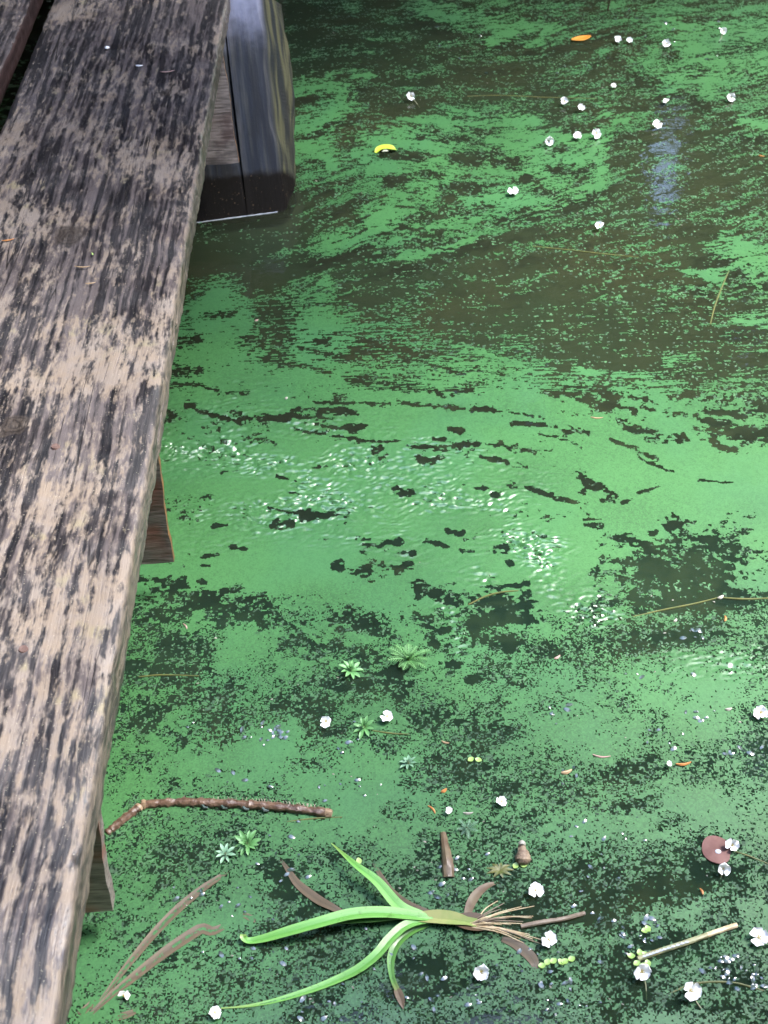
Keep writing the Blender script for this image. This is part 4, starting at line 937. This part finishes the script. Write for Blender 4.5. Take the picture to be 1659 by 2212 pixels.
lc = at(1548, 1837); ly = solo('lily_leaf', ([p + lc for p in lv], lf), MAT['lily'], lc, 'round reddish brown lily leaf with a water drop', 'lily leaf')
bm = bmesh.new(); bmesh.ops.create_uvsphere(bm, u_segments=12, v_segments=8, radius=.003, matrix=Matrix.Translation((.001, -.003, .0025)) @ Matrix.Diagonal((1.2, 1, .35, 1)))
me = bpy.data.meshes.new('water_drop'); bm.to_mesh(me); bm.free(); dr = link('water_drop', me, MAT['glint_fleck']); dr.parent = ly
pd = empty('seed_pod', at(1130, 1850), label='dry beige seed pod floating upright above a pair of lime leaflets', cat='seed pod')
part('husk', tube(px_path([(1130, 1868, .001), (1130, 1855, .004), (1129, 1842, .007), (1128, 1830, .009), (1128, 1820, .010)], 14), [.0045, .0070, .0085, .0090, .0088, .0084, .0078, .0070, .0060, .0052, .0046, .0042, .0038, .0026, .0010], 12, .3, 2), MAT['pod'], pd)
part('tip', tube(px_path([(1128, 1826, .012), (1128, 1815, .013)], 4), [.0042, .0046, .0040, .0030, .0012], 9, .2, 4), MAT['oldpetal'], pd)
for i, (px, py, n, lab) in enumerate(((1128, 1872, 2, 'lime green leaflets floating at the foot of the seed pod'), (1210, 2086, 6, 'row of lime green leaflets below the straw roots'), (1386, 2066, 3, 'lime green leaflets beside the left end of the pale reed'),
                                      (1396, 2040 + 46, 3, 'lime green leaflets under the pale reed'), (1405, 2016, 2, 'pair of lime green leaflets above the pale reed'), (1031, 1643, 2, 'lime green leaflet alone on weed right of the pale rosette'), (780, 1857, 1, 'tiny lime leaflet above the tallest green blade'))):
    r2 = random.Random(i + 80); e = empty('lime_leaflets', at(px, py), label=lab, cat='leaflet', group='lime leaflets on the water')
    for k in range(n):
        c = Vector(((k - n / 2) * .0065 + r2.uniform(-.002, .002), r2.uniform(-.003, .003) + k * .0015, .002)); a = r2.uniform(0, 6)
        vf = ribbon([c + Vector((math.cos(a), math.sin(a), 0)) * .0040 * (t - .5) * 2 + Vector((0, 0, .0008 * (2 * t - 1) ** 2)) for t in np.linspace(0, 1, 7)], [.0008, .0022, .0030, .0034, .0030, .0022, .0008], fold=.15)
        o = link('leaflet', mesh('leaflet', *vf), MAT['lime']); o.parent = e
ow = empty('yellow_weed_tuft', at(1080, 1881), label='olive yellow weed tuft left of the seed pod', cat='water plant')
for k in range(9):
    a = k * .7; o = link('frond', mesh('frond', *ribbon([Vector((0, 0, .001)), Vector((math.cos(a) * .008, math.sin(a) * .006, .003)), Vector((math.cos(a) * .016, math.sin(a) * .010, .001))], [.0012, .0022, .0004], fold=.2)), MAT['weed']); o.parent = ow

# ---------------------------------------------------------------- waterweed strands
STRANDS = [([(1012, 1306, .0006), (1050, 1288, .0014), (1085, 1279, .0016), (1120, 1276, .001)], .0013, 'yellow waterweed stem across the dark gap in the middle'),
           ([(1368, 1332, .0005), (1430, 1318, .0012), (1500, 1304, .0012), (1555, 1290, .001)], .0012, 'thin olive strand left of a pale node at the right'),
           ([(1560, 1291, .001), (1610, 1294, .0012), (1665, 1292, .0012)], .0014, 'yellow strand running off the right side'),
           ([(1010, 208, .0006), (1080, 206, .001), (1170, 210, .001), (1290, 213, .0006)], .0011, 'yellow strand on far water right of the lone flower'),
           ([(1150, 532, .0006), (1230, 540, .001), (1300, 548, .001), (1380, 556, .0006)], .0012, 'yellow strand on dark water below the lone flower right of centre'),
           ([(805, 1578, .001), (845, 1584, .0015), (885, 1586, .0008)], .0011, 'greenish strand right of the rosette under the three-lobed flower'),
           ([(1535, 700, .0006), (1545, 660, .001), (1560, 620, .001), (1575, 585, .0006)], .0014, 'olive strand reaching up the pond at the right'),
           ([(1440, 2150, -.001), (1500, 2125, .0006), (1580, 2122, .001), (1650, 2140, .0006)], .0013, 'olive strand by the broad flower near the bottom right corner'),
           ([(1585, 1838, .0004), (1620, 1850, .001), (1665, 1868, .0006)], .0012, 'orange strand trailing from the lily leaf'),
           ([(300, 1462, .0006), (350, 1458, .001), (430, 1460, .0006)], .0011, 'faint yellow strand beside the jetty in dark water'),
           ([(620, 1775, .0006), (680, 1768, .001), (740, 1765, .0006)], .0010, 'thin strand under the bristly stick')]
for pp, r, lab in STRANDS:
    p = px_path(pp, 18); solo('waterweed_strand', tube(p, [r * (1 - .3 * abs(i / 9 - 1)) for i in range(19)], 6, .1, 2), MAT['weed'], at(pp[1][0], pp[1][1]), lab, 'water plant', 'waterweed strands')

# ---------------------------------------------------------------- small bits on the water and on the planks
def sliver(px, py, L, w, ang, mat, label, z=.0018, group='small bits of litter', cat='litter', name='litter_bit', h=.0006):
    c = at(px, py, z); d = Vector((math.cos(ang), math.sin(ang), 0))
    pts = [c + d * L * (t - .5) + Vector((-d.y, d.x, 0)) * .12 * L * (2 * t - 1) ** 2 for t in np.linspace(0, 1, 7)]
    return solo(name, tube(pts, [w * .4, w * .8, w, w, w * .9, w * .7, w * .3], 6, .2, 1), MAT[mat], c, label, cat, group)
sliver(1478, 1651, .019, .0018, .12, 'bit', 'orange twig bit right of the tiny white flower')
sliver(1568, 1336, .010, .0017, 1.35, 'bit', 'upright orange sliver near the olive strand')
sliver(1517, 1925, .008, .0015, 1.8, 'bit', 'small red-orange sliver below the lily leaf')
sliver(935, 1747, .014, .0013, 2.2, 'bit', 'orange curled bit left of the small white flower')
sliver(1012, 1757, .012, .0015, 0, 'oldpetal', 'pale fallen petal right of the small white flower')
sliver(1300, 1635, .022, .0012, -.15, 'pinkbit', 'long pinkish twig bit left of the grey leaflets')
sliver(402, 1352, .012, .0011, 2.1, 'pinkbit', 'pale pinkish sliver on dark water by the jetty')
sliver(1290, 903, .020, .0011, -.1, 'straw', 'straw sliver on the bright weed at the right')
sliver(962, 1669 - 65, .010, .0012, -.4, 'straw', 'straw bit above the pale rosette')
sliver(1225, 1668, .014, .0025, .3, 'straw', 'greenish straw scrap left of the long pinkish twig bit')
sliver(960, 1708, .008, .0022, .6, 'bit', 'small red scrap above the small white flower')
sliver(1645, 337, .012, .0015, -.5, 'bit', 'orange crumb at the right side of the far water')
sliver(1460, 1340, .007, .0018, .8, 'oldpetal', 'pale crumb beside the thin olive strand')
sliver(1558, 1290, .010, .0024, .5, 'oldpetal', 'pale node joining the olive and yellow strands')
sliver(1205, 1420, .010, .0018, .6, 'pinkbit', 'pinkish crumb on dim weed right of the tongue of green')
sliver(1575, 1442 + 90, .009, .002, .2, 'oldpetal', 'pale petal scrap left of the flower with torn edge')
sliver(555, 692, .007, .0018, .5, 'pinkbit', 'pale crumb on weed left of the timber reflection')
sliver(619, 860, .005, .0022, .5, 'oldpetal', 'small pale bubble on the smooth weed by the jetty')
sliver(717, 1990, .014, .0010, 1.5, 'twig', 'tiny stalk hanging off the arched blade', z=.012)
def onplank(px, py, L, w, ang, mat, lab): sliver(px, py, L, w, ang, mat, lab, z=.3325, group='litter lying on the plank')
onplank(232, 103, .008, .0030, .2, 'petal', 'white petal lying on the far part of the plank')
onplank(301, 142, .013, .0016, -.05, 'petal', 'white sliver lying right of the petal on the plank')
onplank(362, 155, .024, .0011, .12, 'pinkbit', 'pink thread lying on the plank')
onplank(18, 519, .018, .0010, .25, 'bit', 'orange needle at the left edge of the plank')
onplank(178, 577, .022, .0009, -.05, 'straw', 'pale needle lying across the middle of the plank')
onplank(196, 612, .014, .0009, .15, 'straw', 'short straw needle below the longer pale one')
onplank(200, 548, .006, .0013, 1.9, 'lime', 'green speck lying on the plank above the needles')

# ---------------------------------------------------------------- uncounted litter: wet leaflet tips and pale crumbs
CLUST = [(600, 1575, 50, 22, 34), (560, 1600, 30, 14, 10), (520, 1590, 20, 12, 6), (1390, 2030, 60, 22, 26), (1420, 1990, 40, 18, 14), (1300, 1900, 60, 60, 14), (1290, 2000, 60, 40, 18), (1560, 2090, 60, 40, 40), (1620, 2110, 40, 40, 30), (1370, 1800, 120, 50, 22),
         (1450, 1600, 60, 24, 16), (1590, 1620, 50, 20, 14), (1530, 1545, 40, 18, 14), (980, 1870, 60, 40, 20), (930, 1930, 40, 30, 14), (1120, 2050, 70, 50, 20), (760, 1990, 90, 40, 14), (560, 2060, 120, 50, 26), (720, 2180, 120, 40, 26), (980, 2150, 110, 50, 30), (1230, 2150, 110, 50, 36),
         (500, 1960, 100, 40, 18), (420, 1900, 60, 60, 12), (690, 1700, 90, 30, 22), (480, 1690, 80, 30, 10), (380, 1560, 80, 60, 14), (740, 1600, 50, 40, 14), (1240, 1670, 60, 30, 10), (1500, 1370, 22, 14, 16), (620, 1880, 60, 30, 12), (1200, 1540, 100, 40, 14), (1350, 1440, 150, 40, 12), (330, 1720, 60, 30, 8), (1440, 60, 120, 40, 26), (1240, 40, 80, 30, 10), (1560, 90, 80, 50, 16), (1300, 130, 150, 60, 14), (1000, 90, 120, 60, 14), (640, 1800, 70, 30, 12), (850, 2060, 80, 50, 12)]
def scatter(name, clusters, sz, mat, label, tiltv, z, seed):
    r3 = random.Random(seed); P = []
    for cx, cy, rx, ry, n in clusters:
        for k in range(max(1, int(n * .45))):
            c = at(cx + r3.gauss(0, .55) * rx, cy + r3.gauss(0, .55) * ry, z)
            if c.x < -.27: continue
            L = sz * (.35 + 1.0 * r3.random() ** 1.6); a = r3.gauss(0, .7) + (math.pi if r3.random() < .5 else 0); d = Vector((math.cos(a), math.sin(a), 0)); up = Vector((r3.gauss(0, .12), -tiltv + r3.gauss(0, .16), 1)).normalized()
            d = (d - up * d.dot(up)).normalized()
            P.append(ribbon([c + d * L * (t - .5) - up * L * .10 * (2 * t - 1) ** 2 for t in (0, .2, .5, .8, 1)], [L * .06, L * .19, L * .25, L * .19, L * .04], nrm=up, fold=.06, thick=.0004))
    v, f = merge(P); return tag(link(name, mesh(name, v, f), MAT[mat]), label, 'litter', kind='stuff')
FV = []; FF = []
r4 = random.Random(21)
for cx, cy, rx, ry in ((985, 886, 26, 16), (1003, 880, 10, 8), (1156, 880, 14, 14), (1100, 968, 14, 12), (1130, 1040, 12, 20), (1140, 1058, 10, 10), (1576, 1037, 9, 16), (1612, 1012, 18, 18), (1600, 1035, 20, 12), (1635, 1030, 14, 18), (1545, 1010, 14, 8), (1240, 1300, 34, 20), (1180, 1390, 30, 18)):
    b = len(FV); m = 22
    FV.append(at(cx, cy, .0019)); ph = r4.uniform(0, 6)
    for j in range(m):
        a = 2 * math.pi * j / m; q = 1 + .28 * math.sin(3 * a + ph) + .16 * math.sin(7 * a + 2 * ph); FV.append(at(cx + rx * q * math.cos(a), cy + ry * q * math.sin(a), .0013))
    for j in range(m): FF.append((b, b + 1 + (j + 1) % m, b + 1 + j))
tag(link('water_film', mesh('water_film', FV, FF), MAT['film']), 'thin films of clear water lying on the duckweed mat, catching the sky', 'water film', kind='stuff')
scatter('wet_leaflets', CLUST, .0078, 'tip', 'wet grey-blue leaflet tips glinting in clusters on the dark near water', .30, .0022, 5)
CR = [(RNG.uniform(250, 1659), RNG.uniform(1250, 2212), 60, 40, 3) for k in range(90)] + [(RNG.uniform(650, 1659), RNG.uniform(0, 560), 60, 40, 3) for k in range(90)]
scatter('pale_crumbs', CR, .0030, 'crumb', 'pale crumbs and specks sprinkled over the pond water', .1, .0018, 6)
